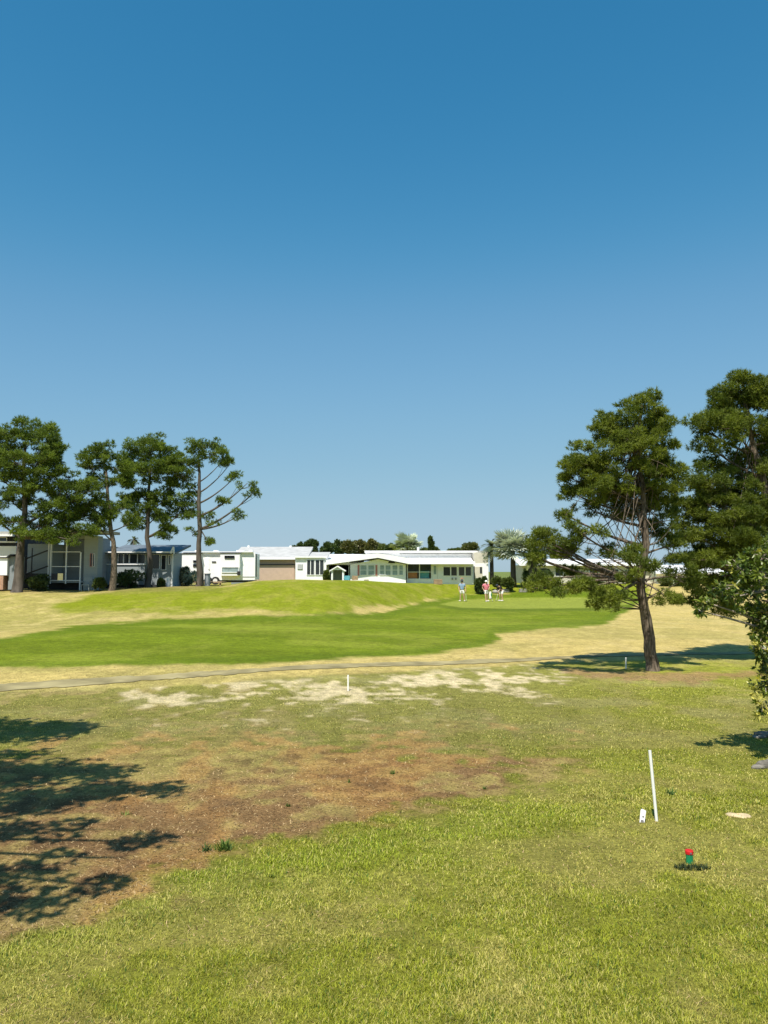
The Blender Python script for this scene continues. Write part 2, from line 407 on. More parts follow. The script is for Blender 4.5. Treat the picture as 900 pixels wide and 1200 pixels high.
def grass_layer(n, d0, d1, h0, wmul, seedkeep):
    x, y = sample(n, d0, d1)
    z = zf(x, y); c = ground_col(x, y, z); px, py = proj(x, y, z)
    greenness = (c[:, 1] / (c[:, 0] + 1e-4))
    keep = rng.uniform(0, 1, n) < np.clip((greenness - .78) * 5, .0, 1) * np.where(sdpoly(px, py, P_FAIR) > -4, 0, 1) * ss(797, 803, py + rng.normal(0, 2, n)) * (.35 + .65 * ss(.25, .45, fbm(x * 2.3, y * 2.3, 55, 3)))
    x, y, c, px, py = x[keep], y[keep], c[keep], px[keep], py[keep]; n = len(x)
    greenness = greenness[keep]
    clump = fbm(x * 9, y * 9, 31, 2); big = fbm(x * 1.1, y * 1.1, 77, 3)
    h = h0 * rng.uniform(.4, 1.35, n) * (.45 + .9 * clump) * (.72 + .6 * big) * np.clip((greenness - .4) * 1.5, .4, 1.1)
    w = .0048 * (y / 4) * rng.uniform(.7, 1.4, n) * wmul
    lean = rng.uniform(.45, 1.05, n)
    j = rng.uniform(0, 1, n)
    col = c * rng.uniform(.7, 1.85, (n, 1))
    st = (j < .30 + .35 * (fbm(x * 1.3, y * 1.3, 40, 3) - .5) * 2)
    col[st] = col[st] * .35 + np.array([.62, .53, .20]) * rng.uniform(.6, 1.35, (st.sum(), 1))*.7
    pt = ss(.60, .72, fbm(x * 3.1, y * 3.1, 90, 3))[:, None]; col = col * (1 - pt * .28)
    dk = j > .90; col[dk] = np.array([.06, .12, .02]) * rng.uniform(.7, 1.6, (dk.sum(), 1))
    return blades(x, y, h, w, lean, col)
def joinl(parts):
    V, F, Cc = [], [], []; n = 0
    for v, f, c in parts: V.append(v); F.append(f + n); Cc.append(c); n += len(v)
    return np.concatenate(V), np.concatenate(F), np.concatenate(Cc)
GR = joinl([grass_layer(620000, 2.6, 8.5, .034, .66, 0), grass_layer(300000, 8.0, 18.5, .028, .62, 0)])
tag(link('grass', npmesh('grass', GR[0], GR[1], 3, GR[2]), M['grass']), 'short green and straw coloured lawn grass in the foreground', 'grass', kind='stuff')
def litter():
    x, y = sample(230000, 3.2, 18)
    z = zf(x, y); c = ground_col(x, y, z); g = c[:, 1] / (c[:, 0] + 1e-4)
    keep = rng.uniform(0, 1, len(x)) < np.clip((.98 - g) * 3, .06, 1) * np.where(c.mean(1) > .3, .15, 1); x, y, c = x[keep], y[keep], c[keep]; n = len(x)
    col = c * rng.uniform(.5, 1.5, (n, 1)); j = rng.uniform(0, 1, n)
    col[j < .3] = np.array([.46, .33, .17]) * rng.uniform(.6, 1.3, ((j < .3).sum(), 1))
    col[(j > .3) & (j < .42)] = np.array([.07, .04, .025])
    return blades(x, y, .05 * rng.uniform(.3, 1.0, n), .0045 * (y / 5) * rng.uniform(.5, 1.6, n), np.full(n, 1.05), col, 1.)
LT = litter()
tag(link('leaf_litter', npmesh('leaf_litter', LT[0], LT[1], 3, LT[2]), M['litter']), 'brown dead grass and leaf litter on the bare patch', 'leaf litter', kind='stuff')

# ------------------------------------------------------------ foliage
def needle_tufts(cen, outd, nb, L, w, col, spread=.85):
    """cen (n,3); outd (n,3)"""
    n = len(cen)
    c = np.repeat(cen, nb, 0); o = np.repeat(outd, nb, 0)
    d = o + rng.normal(0, spread, (n * nb, 3)); d /= np.linalg.norm(d, axis=1, keepdims=True) + 1e-9
    l = L * rng.uniform(.6, 1.2, (n * nb, 1))
    s = np.cross(d, rng.normal(0, 1, (n * nb, 3))); s /= np.linalg.norm(s, axis=1, keepdims=True) + 1e-9
    ww = w * rng.uniform(.7, 1.3, (n * nb, 1))
    V = np.stack([c - s * ww * .5, c + s * ww * .5, c + d * l], 1).reshape(-1, 3)
    F = np.arange(n * nb * 3).reshape(-1, 3)
    cc = np.repeat(np.repeat(col, nb, 0) * rng.uniform(.85, 1.15, (n * nb, 1)), 3, 0)
    return V, F, np.clip(cc, 0, 1)
def leaf_blades(cen, outd, L, w, col, nb=5, spread=.7, droop=.0):
    n = len(cen); c = np.repeat(cen, nb, 0); o = np.repeat(outd, nb, 0)
    d = o + rng.normal(0, spread, (n * nb, 3)); d[:, 2] -= droop; d /= np.linalg.norm(d, axis=1, keepdims=True) + 1e-9
    l = L * rng.uniform(.65, 1.2, (n * nb, 1)); s = np.cross(d, rng.normal(0, 1, (n * nb, 3)) * .5 + np.array([0, 0, 1.])); s /= np.linalg.norm(s, axis=1, keepdims=True) + 1e-9
    ww = w * rng.uniform(.8, 1.2, (n * nb, 1)); nrm = np.cross(d, s)
    c = c + d * l * .1
    V = np.stack([c, c + d * l * .35 + s * ww * .5 + nrm * ww * .12, c + d * l * .7 + s * ww * .38 + nrm * ww * .1, c + d * l, c + d * l * .7 - s * ww * .38 + nrm * ww * .1, c + d * l * .35 - s * ww * .5 + nrm * ww * .12], 1).reshape(-1, 3)
    i = np.arange(n * nb)[:, None] * 6
    F = np.concatenate([i + np.array([[0, 1, 2, 3]]), i + np.array([[0, 3, 4, 5]])], 0)
    cc = np.repeat(np.repeat(col, nb, 0) * rng.uniform(.75, 1.25, (n * nb, 1)), 6, 0)
    return V, F, np.clip(cc, 0, 1)
def unit(n):
    v = rng.normal(0, 1, (n, 3)); return v / np.linalg.norm(v, axis=1, keepdims=True)
def bez(a, b, c, n=8):
    return [a * (1 - t) ** 2 + b * 2 * t * (1 - t) + c * t * t for t in [i / (n - 1) for i in range(n)]]
def tree(name, label, cat, base, trunk_pts, trunk_r, lobes, d, group=None, clump_r=.3, tufts=16, nb=9, L=.16, w=.014,
         cols=((.055, .085, .018), (.10, .125, .022)), barkm=None, leaf='needle', fill=1.0, twigs=0, flat=.62, limb_r=.06, bend=.35, minz=0, grow=1., drop=.42):
    """lobes: (px,py,rx,ry,dd) in photo pixels at distance d (+dd metres), turned into world ellipsoids"""
    root = thing(name, label, cat, base, group)
    tb = MB(); tb.tube(trunk_pts, trunk_r, 12, .07)
    cen = []; outs = []; tone = []
    tp = [Vector(p) for p in trunk_pts]
    for li, lb in enumerate(lobes):
        px, py, rx, ry, dd = lb[:5]; dens = lb[5] if len(lb) > 5 else 1
        Cn = P(px, py, d + dd); s = (d + dd) / FPX * grow; a, c = rx * s, ry * s; b = max(a, c) * .85
        # limb : leave the trunk lower than the lobe
        best = min(range(len(tp)), key=lambda i: abs(tp[i].z - max(base[2] + minz, Cn.z - drop * abs(Cn.x - tp[0].x))))
        A = tp[best]; mid = A.lerp(Cn, .5); mid.z -= (Cn - A).length * (bend - .15) * .5 if Cn.z > A.z + .3 else -(Cn - A).length * .08
        lr = min(limb_r, trunk_r[best] * .6) * (.55 + .45 * min(1, (Cn - A).length / (3 * limb_r * 14)))
        br = bez(A, mid, Cn, 9); tb.tube(br, [lr * (1 - .75 * i / 8) for i in range(9)], 6, .05)
        n = max(4, int(fill * dens * 1.35 * (a * c) / (clump_r ** 2) * 1.25))
        u = unit(n) * (rng.uniform(0, 1, (n, 1)) ** .45)
        cc = np.array(Cn) + u * np.array([a, b, c])
        # twigs to clumps
        for k in range(n):
            q = Vector(cc[k]); st = br[5 + int(rng.integers(0, 4))]
            m2 = st.lerp(q, .5) + Vector((0, 0, -.08 * (q - st).length))
            tb.tube(bez(st, m2, q, 4), [lr * .28, lr * .22, lr * .16, lr * .08], 4, 0, False)
            r = clump_r * rng.uniform(.7, 1.25); m = max(3, int(tufts * (r / clump_r) ** 2))
            uu = unit(m) * (rng.uniform(.15, 1, (m, 1)) ** .5); uu[:, 2] = uu[:, 2] * flat + .1
            cen.append(cc[k] + uu * r); o = uu * .8 + u[k] * .3; o[:, 2] += .35; outs.append(o)
            tone.append(np.full(m, rng.uniform(0, 1)) * .6 + rng.uniform(0, .4, m))
    for k in range(twigs):
        lb = lobes[int(rng.integers(0, len(lobes)))]; Cn = P(lb[0], lb[1], d + lb[4]); A = tp[int(rng.integers(len(tp) // 3, len(tp) - 1))]
        e = A.lerp(Cn, rng.uniform(.3, .85)) + Vector(rng.normal(0, .2, 3)); tb.tube(bez(A, A.lerp(e, .5) + Vector(rng.normal(0, .1, 3)), e, 5), [.018, .014, .011, .008, .004], 4, 0, False)
    cen = np.concatenate(cen); outs = np.concatenate(outs); tone = np.concatenate(tone)[:, None]
    col = np.array(cols[0]) * (1 - tone) + np.array(cols[1]) * tone
    link_tr = tb.build('trunk', barkm or M['bark'], root, True)
    if leaf == 'needle':
        V, F, Cc = needle_tufts(cen, outs, nb, L, w, col); me = npmesh('crown', V, F, 3, Cc)
    else:
        V, F, Cc = leaf_blades(cen, outs, L, w, col, nb); me = npmesh('crown', V, F, 4, Cc)
    link('crown', me, M['leaf'] if leaf == 'leaf' else M['needle'], root)
    return root
def attach_drop(Cn, tp):
    h = abs(Cn.x - tp[0].x); return .42 * h
def trunkpath(pix, d, base, n=3, wob=.03):
    pts = [Vector(base) + Vector((0, 0, -.15)), Vector(base) + Vector((0, 0, .1))] + [P(x, y, d) for x, y in pix]
    out = []
    for i in range(len(pts) - 1):
        for k in range(n):
            p = pts[i].lerp(pts[i + 1], k / n)
            out.append(p + Vector((rng.normal(0, wob), rng.normal(0, wob), 0)) if i > 0 else p)
    out.append(pts[-1]); return out
def taper(n, r0, r1, flare=1.35):
    return [r0 * (flare if i < 2 else (1.12 if i < 4 else 1)) * (1 - t) + r1 * t for i, t in enumerate([k / (n - 1) for k in range(n)])]

# near pine on the right
b1 = G(765, 787)
D1 = b1.y
tp = trunkpath([(762, 760), (757, 725), (751, 692), (753, 660), (757, 630), (754, 590), (750, 550), (748, 510), (752, 475)], D1, b1, 3, .012)
N1 = [(752, 484, 32, 26, 0), (718, 500, 26, 22, .3), (778, 515, 17, 34, 0), (742, 530, 38, 26, -.5), (688, 538, 34, 20, 0), (668, 560, 20, 22, .2),
      (706, 568, 34, 20, -.4), (760, 570, 36, 26, .2), (786, 560, 12, 20, 0), (740, 598, 30, 14, .5), (690, 596, 24, 9, .3, .7), (662, 602, 16, 8, 0), (785, 610, 14, 12, 0, .8),
      (640, 632, 22, 15, -.4), (682, 626, 24, 13, -.6), (628, 652, 10, 8, -.4), (663, 642, 22, 8, 0, .6), (728, 650, 26, 9, -.9), (760, 657, 16, 10, -1.2), (790, 640, 14, 18, .3),
      (650, 688, 30, 9, -.8), (688, 690, 30, 9, -1.), (716, 703, 22, 13, -1.1), (632, 680, 16, 9, -.6), (665, 672, 18, 7, .4, .7), (705, 668, 22, 8, .5, .7), (740, 672, 14, 8, -1.2, .8), (705, 648, 20, 8, .3, .7), (782, 700, 20, 9, -.6), (800, 676, 20, 12, .3), (765, 625, 18, 14, .9), (730, 578, 34, 18, .4), (700, 550, 26, 14, .6), (765, 545, 30, 18, .6), (735, 510, 34, 20, .5), (775, 592, 26, 14, .4), (672, 578, 22, 10, .5), (650, 645, 26, 8, .2, .7)]
tree('pine_tree', 'tall pine with leaning bare trunk beside the white stake, the nearer of the right-hand pines', 'tree', b1, tp, taper(len(tp), .165, .03), N1, D1,
     clump_r=.19, tufts=44, nb=9, L=.105, w=.017, cols=((.065, .100, .018), (.235, .270, .036)), twigs=140, limb_r=.05, fill=1.75, minz=2.12)
# second pine, right edge
b2 = Vector(((912 - 450) / FPX * 20.6, 20.6, 0))
tp = trunkpath([(910, 740), (906, 690), (903, 640), (898, 590), (890, 545), (880, 510), (872, 470)], 20.6, b2, 3, .015)
N2 = [(868, 458, 30, 22, 0), (840, 480, 22, 20, .2), (900, 465, 30, 30, 0), (822, 500, 17, 17, 0), (860, 502, 36, 22, -.4), (905, 510, 32, 24, 0), (945, 500, 35, 40, 0), (830, 522, 22, 10, 0),
      (830, 562, 34, 16, -.3), (878, 560, 34, 18, 0), (805, 590, 20, 17, 0), (850, 596, 36, 20, -.5), (900, 600, 36, 26, 0), (945, 580, 34, 40, 0), (815, 625, 24, 16, -.3), (868, 632, 42, 20, -.5), (925, 650, 45, 26, 0),
      (835, 655, 34, 14, -.4), (885, 680, 45, 16, .3), (798, 610, 12, 12, .2), (845, 690, 24, 12, .4, .8), (810, 655, 22, 16, .3), (818, 680, 22, 12, .4, .8), (905, 715, 35, 16, .4), (815, 700, 24, 11, .4), (856, 712, 28, 11, .4), (848, 545, 36, 12, .5), (890, 535, 36, 14, .5), (830, 580, 34, 14, .6), (870, 582, 40, 14, .6), (838, 612, 36, 14, .4), (885, 612, 40, 16, .5), (850, 645, 40, 16, .5), (895, 655, 36, 20, .2), (862, 480, 34, 18, .6)]
tree('pine_tree', 'broad dense pine at the right edge, its base hidden behind the leafy branches', 'tree', b2, tp, taper(len(tp), .24, .04), N2, 20.6,
     clump_r=.22, tufts=44, nb=9, L=.115, w=.019, cols=((.062, .095, .018), (.215, .250, .034)), twigs=60, limb_r=.06, fill=2.1, minz=2.2)

# left pines on the ridge
def farpine(label, px, d, pix, rad, lobes, base=None, **kw):
    b = at(px, d); tp = trunkpath(pix, d, b, 2, .05); rad *= .86
    return tree('pine_tree', label, 'tree', b, tp, taper(len(tp), rad, .08), lobes, d, 'tall pines in a row by the houses', barkm=kw.pop('bark', M['bark_far']),
                clump_r=kw.pop('clump_r', .38), tufts=kw.pop('tufts', 38), nb=9, L=.21, w=.04, cols=((.060, .100, .020), (.215, .280, .042)), limb_r=.11, bend=.42, minz=3.6, grow=1.24, drop=.8, **kw)
farpine('big thick-trunked pine leftmost of the ridge row, beside the small shed', 22, 50, [(23, 660), (24, 630), (30, 600), (28, 560), (30, 520)], .40,
        [(30, 508, 36, 14, 0), (58, 525, 20, 16, 0), (4, 525, 24, 16, 0), (36, 538, 34, 14, -1), (-14, 545, 24, 18, 0), (5, 558, 22, 12, 0), (58, 560, 28, 14, 0), (30, 572, 24, 10, -1), (84, 572, 24, 14, 0),
         (12, 585, 22, 9, 0), (70, 590, 24, 12, 0), (96, 596, 20, 14, 1), (18, 610, 18, 8, 0), (60, 612, 30, 10, 0), (88, 620, 18, 8, 0), (45, 628, 22, 7, -1), (-20, 590, 22, 20, 0), (80, 632, 16, 5, -1, .7), (20, 625, 12, 7, -1)], fill=1.5)
farpine('slim ridge pine with reddish trunk, second from the left of the row', 133, 51.6, [(134, 660), (132, 635), (128, 610), (126, 585), (124, 550)], .27,
        [(122, 532, 22, 10, 0), (104, 545, 14, 12, 0), (140, 548, 14, 12, 0), (112, 568, 16, 10, 0), (148, 562, 12, 9, 0), (104, 590, 16, 10, 0), (135, 597, 22, 9, 0), (112, 612, 16, 8, 0), (152, 612, 12, 6, 0, .7)], bark=M['bark'], fill=1.5)
farpine('dark full-crowned ridge pine, third from the left, in front of the slate-roofed house', 175, 56, [(175, 660), (173, 630), (174, 600), (173, 575), (176, 545)], .28,
        [(176, 524, 28, 12, 0), (155, 540, 16, 12, 0), (200, 540, 16, 13, 0), (177, 552, 28, 12, -1), (148, 562, 12, 9, 0), (208, 562, 12, 9, 0), (160, 582, 16, 8, 0), (198, 580, 22, 12, 0), (186, 600, 16, 10, 0), (196, 618, 12, 12, 0), (152, 590, 10, 10, 0), (216, 596, 10, 9, 0), (160, 610, 12, 8, 0)], fill=1.6)
farpine('open umbrella-shaped ridge pine with bare curved limbs, rightmost of the row', 234, 55, [(234, 655), (233, 620), (232, 590), (234, 565), (232, 540)], .29,
        [(238, 523, 24, 7, 0), (224, 527, 14, 7, 0), (252, 529, 14, 7, 0), (262, 538, 10, 9, 0), (214, 540, 11, 10, 0), (228, 545, 12, 6, 0, .6), (268, 546, 8, 6, 0), (240, 536, 20, 6, 0, .5), (212, 555, 12, 10, 0, 1), (278, 556, 9, 8, 0), (290, 566, 9, 8, 0, .8), (296, 578, 6, 4, 0, .6),
         (222, 575, 12, 8, 0, .8), (220, 600, 14, 8, 0, .7), (250, 610, 8, 6, 0, .8), (280, 604, 5, 5, 0, .8), (225, 628, 10, 7, 0, .8), (262, 587, 6, 4, 0, .5), (244, 636, 5, 3, 0, .6)], clump_r=.36, tufts=28, fill=1.1)

# shade tree just outside the frame on the left (casts the foreground shadows)
el, az = R(60), R(20)
LD = Vector((math.sin(az) * math.cos(el), math.cos(az) * math.cos(el), -math.sin(el)))   # direction light travels
def shade_tree():
    specs = [(-40, 858, 6.4, 90, 18, 1.6), (55, 856, 6.4, 50, 14, 1.7), (-60, 912, 6, 120, 22, 1.3), (70, 904, 6, 90, 12, 1.5), (140, 926, 5.8, 70, 10, 1.4), (50, 938, 5.8, 80, 13, 1.4), (0, 885, 6, 60, 8, .6),
             (-60, 980, 5.2, 100, 22, 1.1), (60, 972, 5.2, 70, 10, .6), (158, 986, 5.2, 34, 7, .8), (100, 1005, 4.8, 50, 9, .5), (20, 1020, 4.8, 70, 14, .55), (95, 1036, 4.6, 45, 9, .6), (10, 1062, 4.4, 50, 10, .9), (-80, 1050, 4.6, 90, 24, .9)]
    base = Vector((-8.6, 5.0, 0))
    root = thing('shade_tree', 'broad shade tree just left of the view, throwing branch shadows over the brown patch', 'tree', base)
    tb = MB(); tp = [base + Vector((0, 0, -.1)), base + Vector((.05, 0, 1)), base + Vector((.2, .1, 2.2)), base + Vector((.5, .2, 3.6)), base + Vector((.8, .3, 5.2)), base + Vector((1, .4, 7))]
    tb.tube(tp, [.32, .26, .22, .18, .12, .05], 12, .06)
    cen = []; outs = []
    for px, py, z, rx, ry, dens in specs:
        g = G(px, py); k = z / -LD.z; c = g - LD * k
        a = rx / FPX * g.y; b = ry * g.y * g.y / 2160 
        # branch
        A = tp[2] if z < 4.4 else tp[3]; tb.tube(bez(A, A.lerp(c, .5) + Vector((0, 0, .2)), c, 8), [.09 * (1 - .8 * i / 7) for i in range(8)], 6)
        tip = c + Vector((a * .9, 0, 0)); tb.tube([c, tip], [.03, .008], 5)
        n = int(dens * (22 if py < 960 else 15) * max(a * b, .1) / .3)
        u = unit(n) * rng.uniform(0, 1, (n, 1)) ** .5
        cc = np.array(c) + u * np.array([a, b, .28])
        # keep everything out of the picture
        for q in cc:
            lim = -.53 * q[1] - .12
            if q[0] > lim: continue
            m = 13; uu = unit(m) * .13; uu[:, 2] *= .6; cen.append(q + uu); outs.append(uu / .13)
            if rng.uniform() < .5: tb.tube([tuple(c), tuple(q)], [.012, .004], 4, 0, False)
    cen = np.concatenate(cen); outs = np.concatenate(outs); t = rng.uniform(0, 1, (len(cen), 1))
    tb.build('trunk', M['bark'], root, True)
    V, F, Cc = leaf_blades(cen, outs, .11, .05, np.array((.05, .08, .018)) * (1 - t) + np.array((.09, .12, .022)) * t, 4)
    link('crown', npmesh('crown', V, F, 4, Cc), M['leaf'], root)
shade_tree()

# leafy tree whose branches reach in from the right edge
def leafy_right():
    base = Vector((6.1, 10.3, 0))
    root = thing('broadleaf_tree', 'leafy tree with glossy and yellowing oval leaves reaching in from the right edge', 'tree', base)
    tb = MB(); tp = [base + Vector((0, 0, -.1)), base + Vector((.0, 0, .6)), base + Vector((-.12, 0, 1.3)), base + Vector((-.05, .1, 2.2)), base + Vector((.1, .1, 3.2))]
    tb.tube(tp, [.14, .11, .1, .08, .04], 10, .05)
    lob = [(893, 655, 22, 18, 0, 1), (868, 668, 22, 17, 0, 1), (890, 680, 22, 18, -.2, 1), (898, 735, 12, 18, 0, 1), (893, 765, 10, 14, 0, 1), (846, 690, 18, 10, -.1, 1), (828, 706, 12, 6, -.1, 1), (880, 695, 22, 14, 0, 1), (900, 720, 16, 18, -.1, 1), (872, 716, 14, 8, 0, .8), (888, 742, 9, 9, 0, .8), (858, 700, 14, 8, -.2, .8),
           (905, 760, 14, 16, 0, 1), (897, 785, 11, 14, 0, 1), (897, 805, 16, 20, 0, 1.2), (893, 830, 12, 12, -.1, 1), (890, 760, 13, 16, -.1, 1), (885, 720, 16, 16, .1, 1), (915, 840, 14, 14, 0, 1), (930, 700, 30, 50, .3, .8), (940, 780, 30, 50, .3, .8), (915, 640, 24, 20, .2, 1), (820, 716, 7, 4, -.1, 1)]
    cen = []; outs = []; yel = []
    for px, py, rx, ry, dd, dens in lob:
        d = 10 + dd; c = P(px, py, d); s = d / FPX
        A = min(tp, key=lambda q: abs(q.z - c.z + .3)); tb.tube(bez(A, A.lerp(c, .5) + Vector((0, 0, .08)), c, 7), [.035 * (1 - .8 * i / 6) for i in range(7)], 6)
        n = int(dens * rx * ry * s * s / .0010); n = max(n, 14)
        u = unit(n) * rng.uniform(0, 1, (n, 1)) ** .5; q = np.array(c) + u * np.array([rx * s, max(rx, ry) * s, ry * s])
        for k in range(n):
            if rng.uniform() < .3: tb.tube([tuple(c), tuple(Vector(c).lerp(Vector(q[k]), .5) + Vector((0, 0, .02))), tuple(q[k])], [.009, .006, .003], 4, 0, False)
        cen.append(q); o = u * .6; o[:, 0] -= .25; o[:, 2] -= .05; outs.append(o); yel.append(np.where(py > 740, rng.uniform(0, 1, n) < .33, rng.uniform(0, 1, n) < .05))
    cen = np.concatenate(cen); outs = np.concatenate(outs); yel = np.concatenate(yel); t = rng.uniform(0, 1, (len(cen), 1))
    col = np.array((.055, .095, .018)) * (1 - t) + np.array((.19, .235, .032)) * t
    col[yel] = np.array((.50, .46, .10)) * rng.uniform(.7, 1.1, (yel.sum(), 1))
    tb.build('trunk', M['twig'], root, True)
    V, F, Cc = leaf_blades(cen, outs, .074, .030, col, 8, .85, .12)
    link('crown', npmesh('crown', V, F, 4, Cc), M['leaf'], root)
leafy_right()

# broadleaf background trees
def bush(name, label, cat, px, d, ytop, wpx, ybot=None, cols=((.04, .065, .018), (.09, .115, .028)), group=None, z0=None, stem=True, dens=1., depth=None, lsz=None):
    b = at(px, d); top = P(px, ytop, d); 
    root = thing(name, label, cat, b, group)
    a = wpx / 2 * d / FPX; zt = top.z; zb = P(px, ybot, d).z if ybot else b.z + (zt - b.z) * .25
    if cat == 'shrub': zb = min(zb, b.z + .05)
    hz = (zt - zb) / 2; cz = (zt + zb) / 2
    tb = MB(); tb.tube([b + Vector((0, 0, -.1)), Vector((b.x, b.y, b.z + (cz - b.z) * .6)), Vector((b.x + .1, b.y, cz + hz * .4))], [max(.04, a * .09), max(.03, a * .07), .02], 8, .05)
    nl = 13; cen = []; outs = []; tone = []
    ls = lsz or max(.05, 1.7 * d / FPX * .9)
    for k in range(nl):
        u = unit(1)[0] * rng.uniform(.3, .8); c = np.array([b.x + u[0] * a, b.y + u[1] * a * .9, cz + u[2] * hz])
        tb.tube([Vector((b.x, b.y, b.z + (cz - b.z) * .6)), Vector(c)], [a * .05, .01], 5)
        n = int(dens * 90); uu = unit(n) * rng.uniform(.3, 1, (n, 1)) ** .5; uu2 = uu * np.array([a * .40, a * .40, hz * .40]) * rng.uniform(.7, 1.25); cen.append(c + uu2); outs.append(uu + np.array([0, 0, .2])); tone.append(rng.uniform(0, .6) + rng.uniform(0, .4, n))
    cen = np.concatenate(cen); outs = np.concatenate(outs); t = np.concatenate(tone)[:, None]
    tb.build('trunk' if cat == 'tree' else 'stem', M['bark_far'], root, True)
    V, F, Cc = leaf_blades(cen, outs, ls * 1.5, ls * .7, np.array(cols[0]) * (1 - t) + np.array(cols[1]) * t, 5)
    link('crown' if cat == 'tree' else 'foliage', npmesh('foliage', V, F, 4, Cc), M['leaf'], root)
    return root
DG = ((.050, .080, .028), (.11, .15, .045)); OG = ((.11, .12, .045), (.24, .22, .08)); MG = ((.075, .105, .03), (.17, .20, .05))
GB = 'distant trees beyond the long white homes'
for px, yt, w, cc, dd, lab in [(350, 634, 16, DG, 150, 'dark distant tree just right of the grey garage roof'), (366, 633, 20, DG, 146, 'small dark green tree behind the little grey roof of the white annex'),
        (386, 634, 20, DG, 140, 'dark round tree of the far line above the carport, left of the olive trees'), (397, 630, 15, DG, 150, 'tallest dark green tree of the far line behind the carport roof'), (409, 630, 20, OG, 142, 'olive brown tree in the far line left of the gable peak'),
        (421, 631, 18, OG, 146, 'lighter olive tree with thin crown behind the left slope of the gable'), (434, 633, 18, OG, 142, 'pale olive tree in the far line straight above the gable, left of the silver palm'), (447, 636, 20, MG, 150, 'mid green low tree between the olive trees and the silver palm'), (457, 637, 16, DG, 146, 'low dark green tree touching the left side of the silver palm behind the roof'),
        (504, 641, 26, MG, 140, 'low bushy tree just right of the silver palm behind the white roof'), (535, 643, 22, MG, 150, 'small low tree above the white roof between conifer and yellow-green tree'), (549, 635, 24, ((.08, .10, .03), (.17, .18, .06)), 120, 'yellow green round tree above the right end of the long white roof'),
        (340, 641, 20, DG, 160, 'very low dark tree barely rising above the grey garage roof')]:
    bush('distant_tree', lab, 'tree', px, dd, yt, w, 652, cc, GB)
bush('distant_tree', 'thin pointed dark conifer rising above the white roof right of the silver palm', 'tree', 505, 118, 630, 6, 652, DG, GB, dens=.5, lsz=.25)
bush('background_tree', 'yellow green tree right of the large silver palm, behind the low pine boughs', 'tree', 628, 72, 618, 34, 672, ((.07, .09, .015), (.15, .17, .03)))
bush('background_tree', 'mid green tree behind the near pine and the pale home', 'tree', 655, 95, 640, 26, 672, MG)
bush('background_tree', 'dark tree behind the pale homes at far right', 'tree', 860, 110, 640, 90, 690, DG, dens=1.6)
GS = 'shrubs along the houses'
for px, d, yt, w, yb, cc, lab in [(594, 70, 673, 16, 684, MG, 'leafy green shrub at the foot of the large silver palm, left of its trunk'), (582, 71, 672, 12, 684, MG, 'green shrub between the long white house and the silver palm'), (618, 71, 665, 20, 688, DG, 'dark green shrub right of the silver palm trunk'),
        (638, 72, 668, 24, 690, DG, 'wide dark shrub in front of the pale home, behind the low pine bough'), (560, 69, 677, 9, 686, DG, 'small dark mound shrub left part beside the white house door'), (565, 69, 675, 13, 689, DG, 'round dark shrub standing behind the golfer in pink'),
        (383, 70, 669, 7, 680, MG, 'small green shrub between white annex and white playhouse'), (152, 55, 666, 36, 690, DG, 'dark rounded shrub against the slate-roofed house, between two pine trunks'), (118, 51.4, 674, 16, 692, DG, 'low dark shrub at the corner between the two shaded houses'), (190, 55.5, 678, 8, 690, MG, 'tiny shrub beside the white corner post of the slate-roofed house'),  # shrub by the slate house enlarged, its dark mass stands for tree shade
        (45, 51.6, 673, 32, 692, DG, 'low dark shrub under the porch steps right of the thick pine trunk'), (700, 78, 672, 40, 692, MG, 'green shrubbery against the pale home behind the near pine'), (840, 72, 672, 60, 700, DG, 'dark shrub mass at the far right behind the leafy branches'), (780, 75, 676, 30, 695, MG, 'shrub between near pine trunk and right pine in the far background')]:
    bush('shrub', lab, 'shrub', px, d, yt, w, yb, cc, GS)
bush('flowering_shrub', 'small bush with pale blossoms in front of the left end of the travel trailer', 'shrub', 219, 60, 664, 22, 688, ((.10, .13, .05), (.60, .60, .50)))

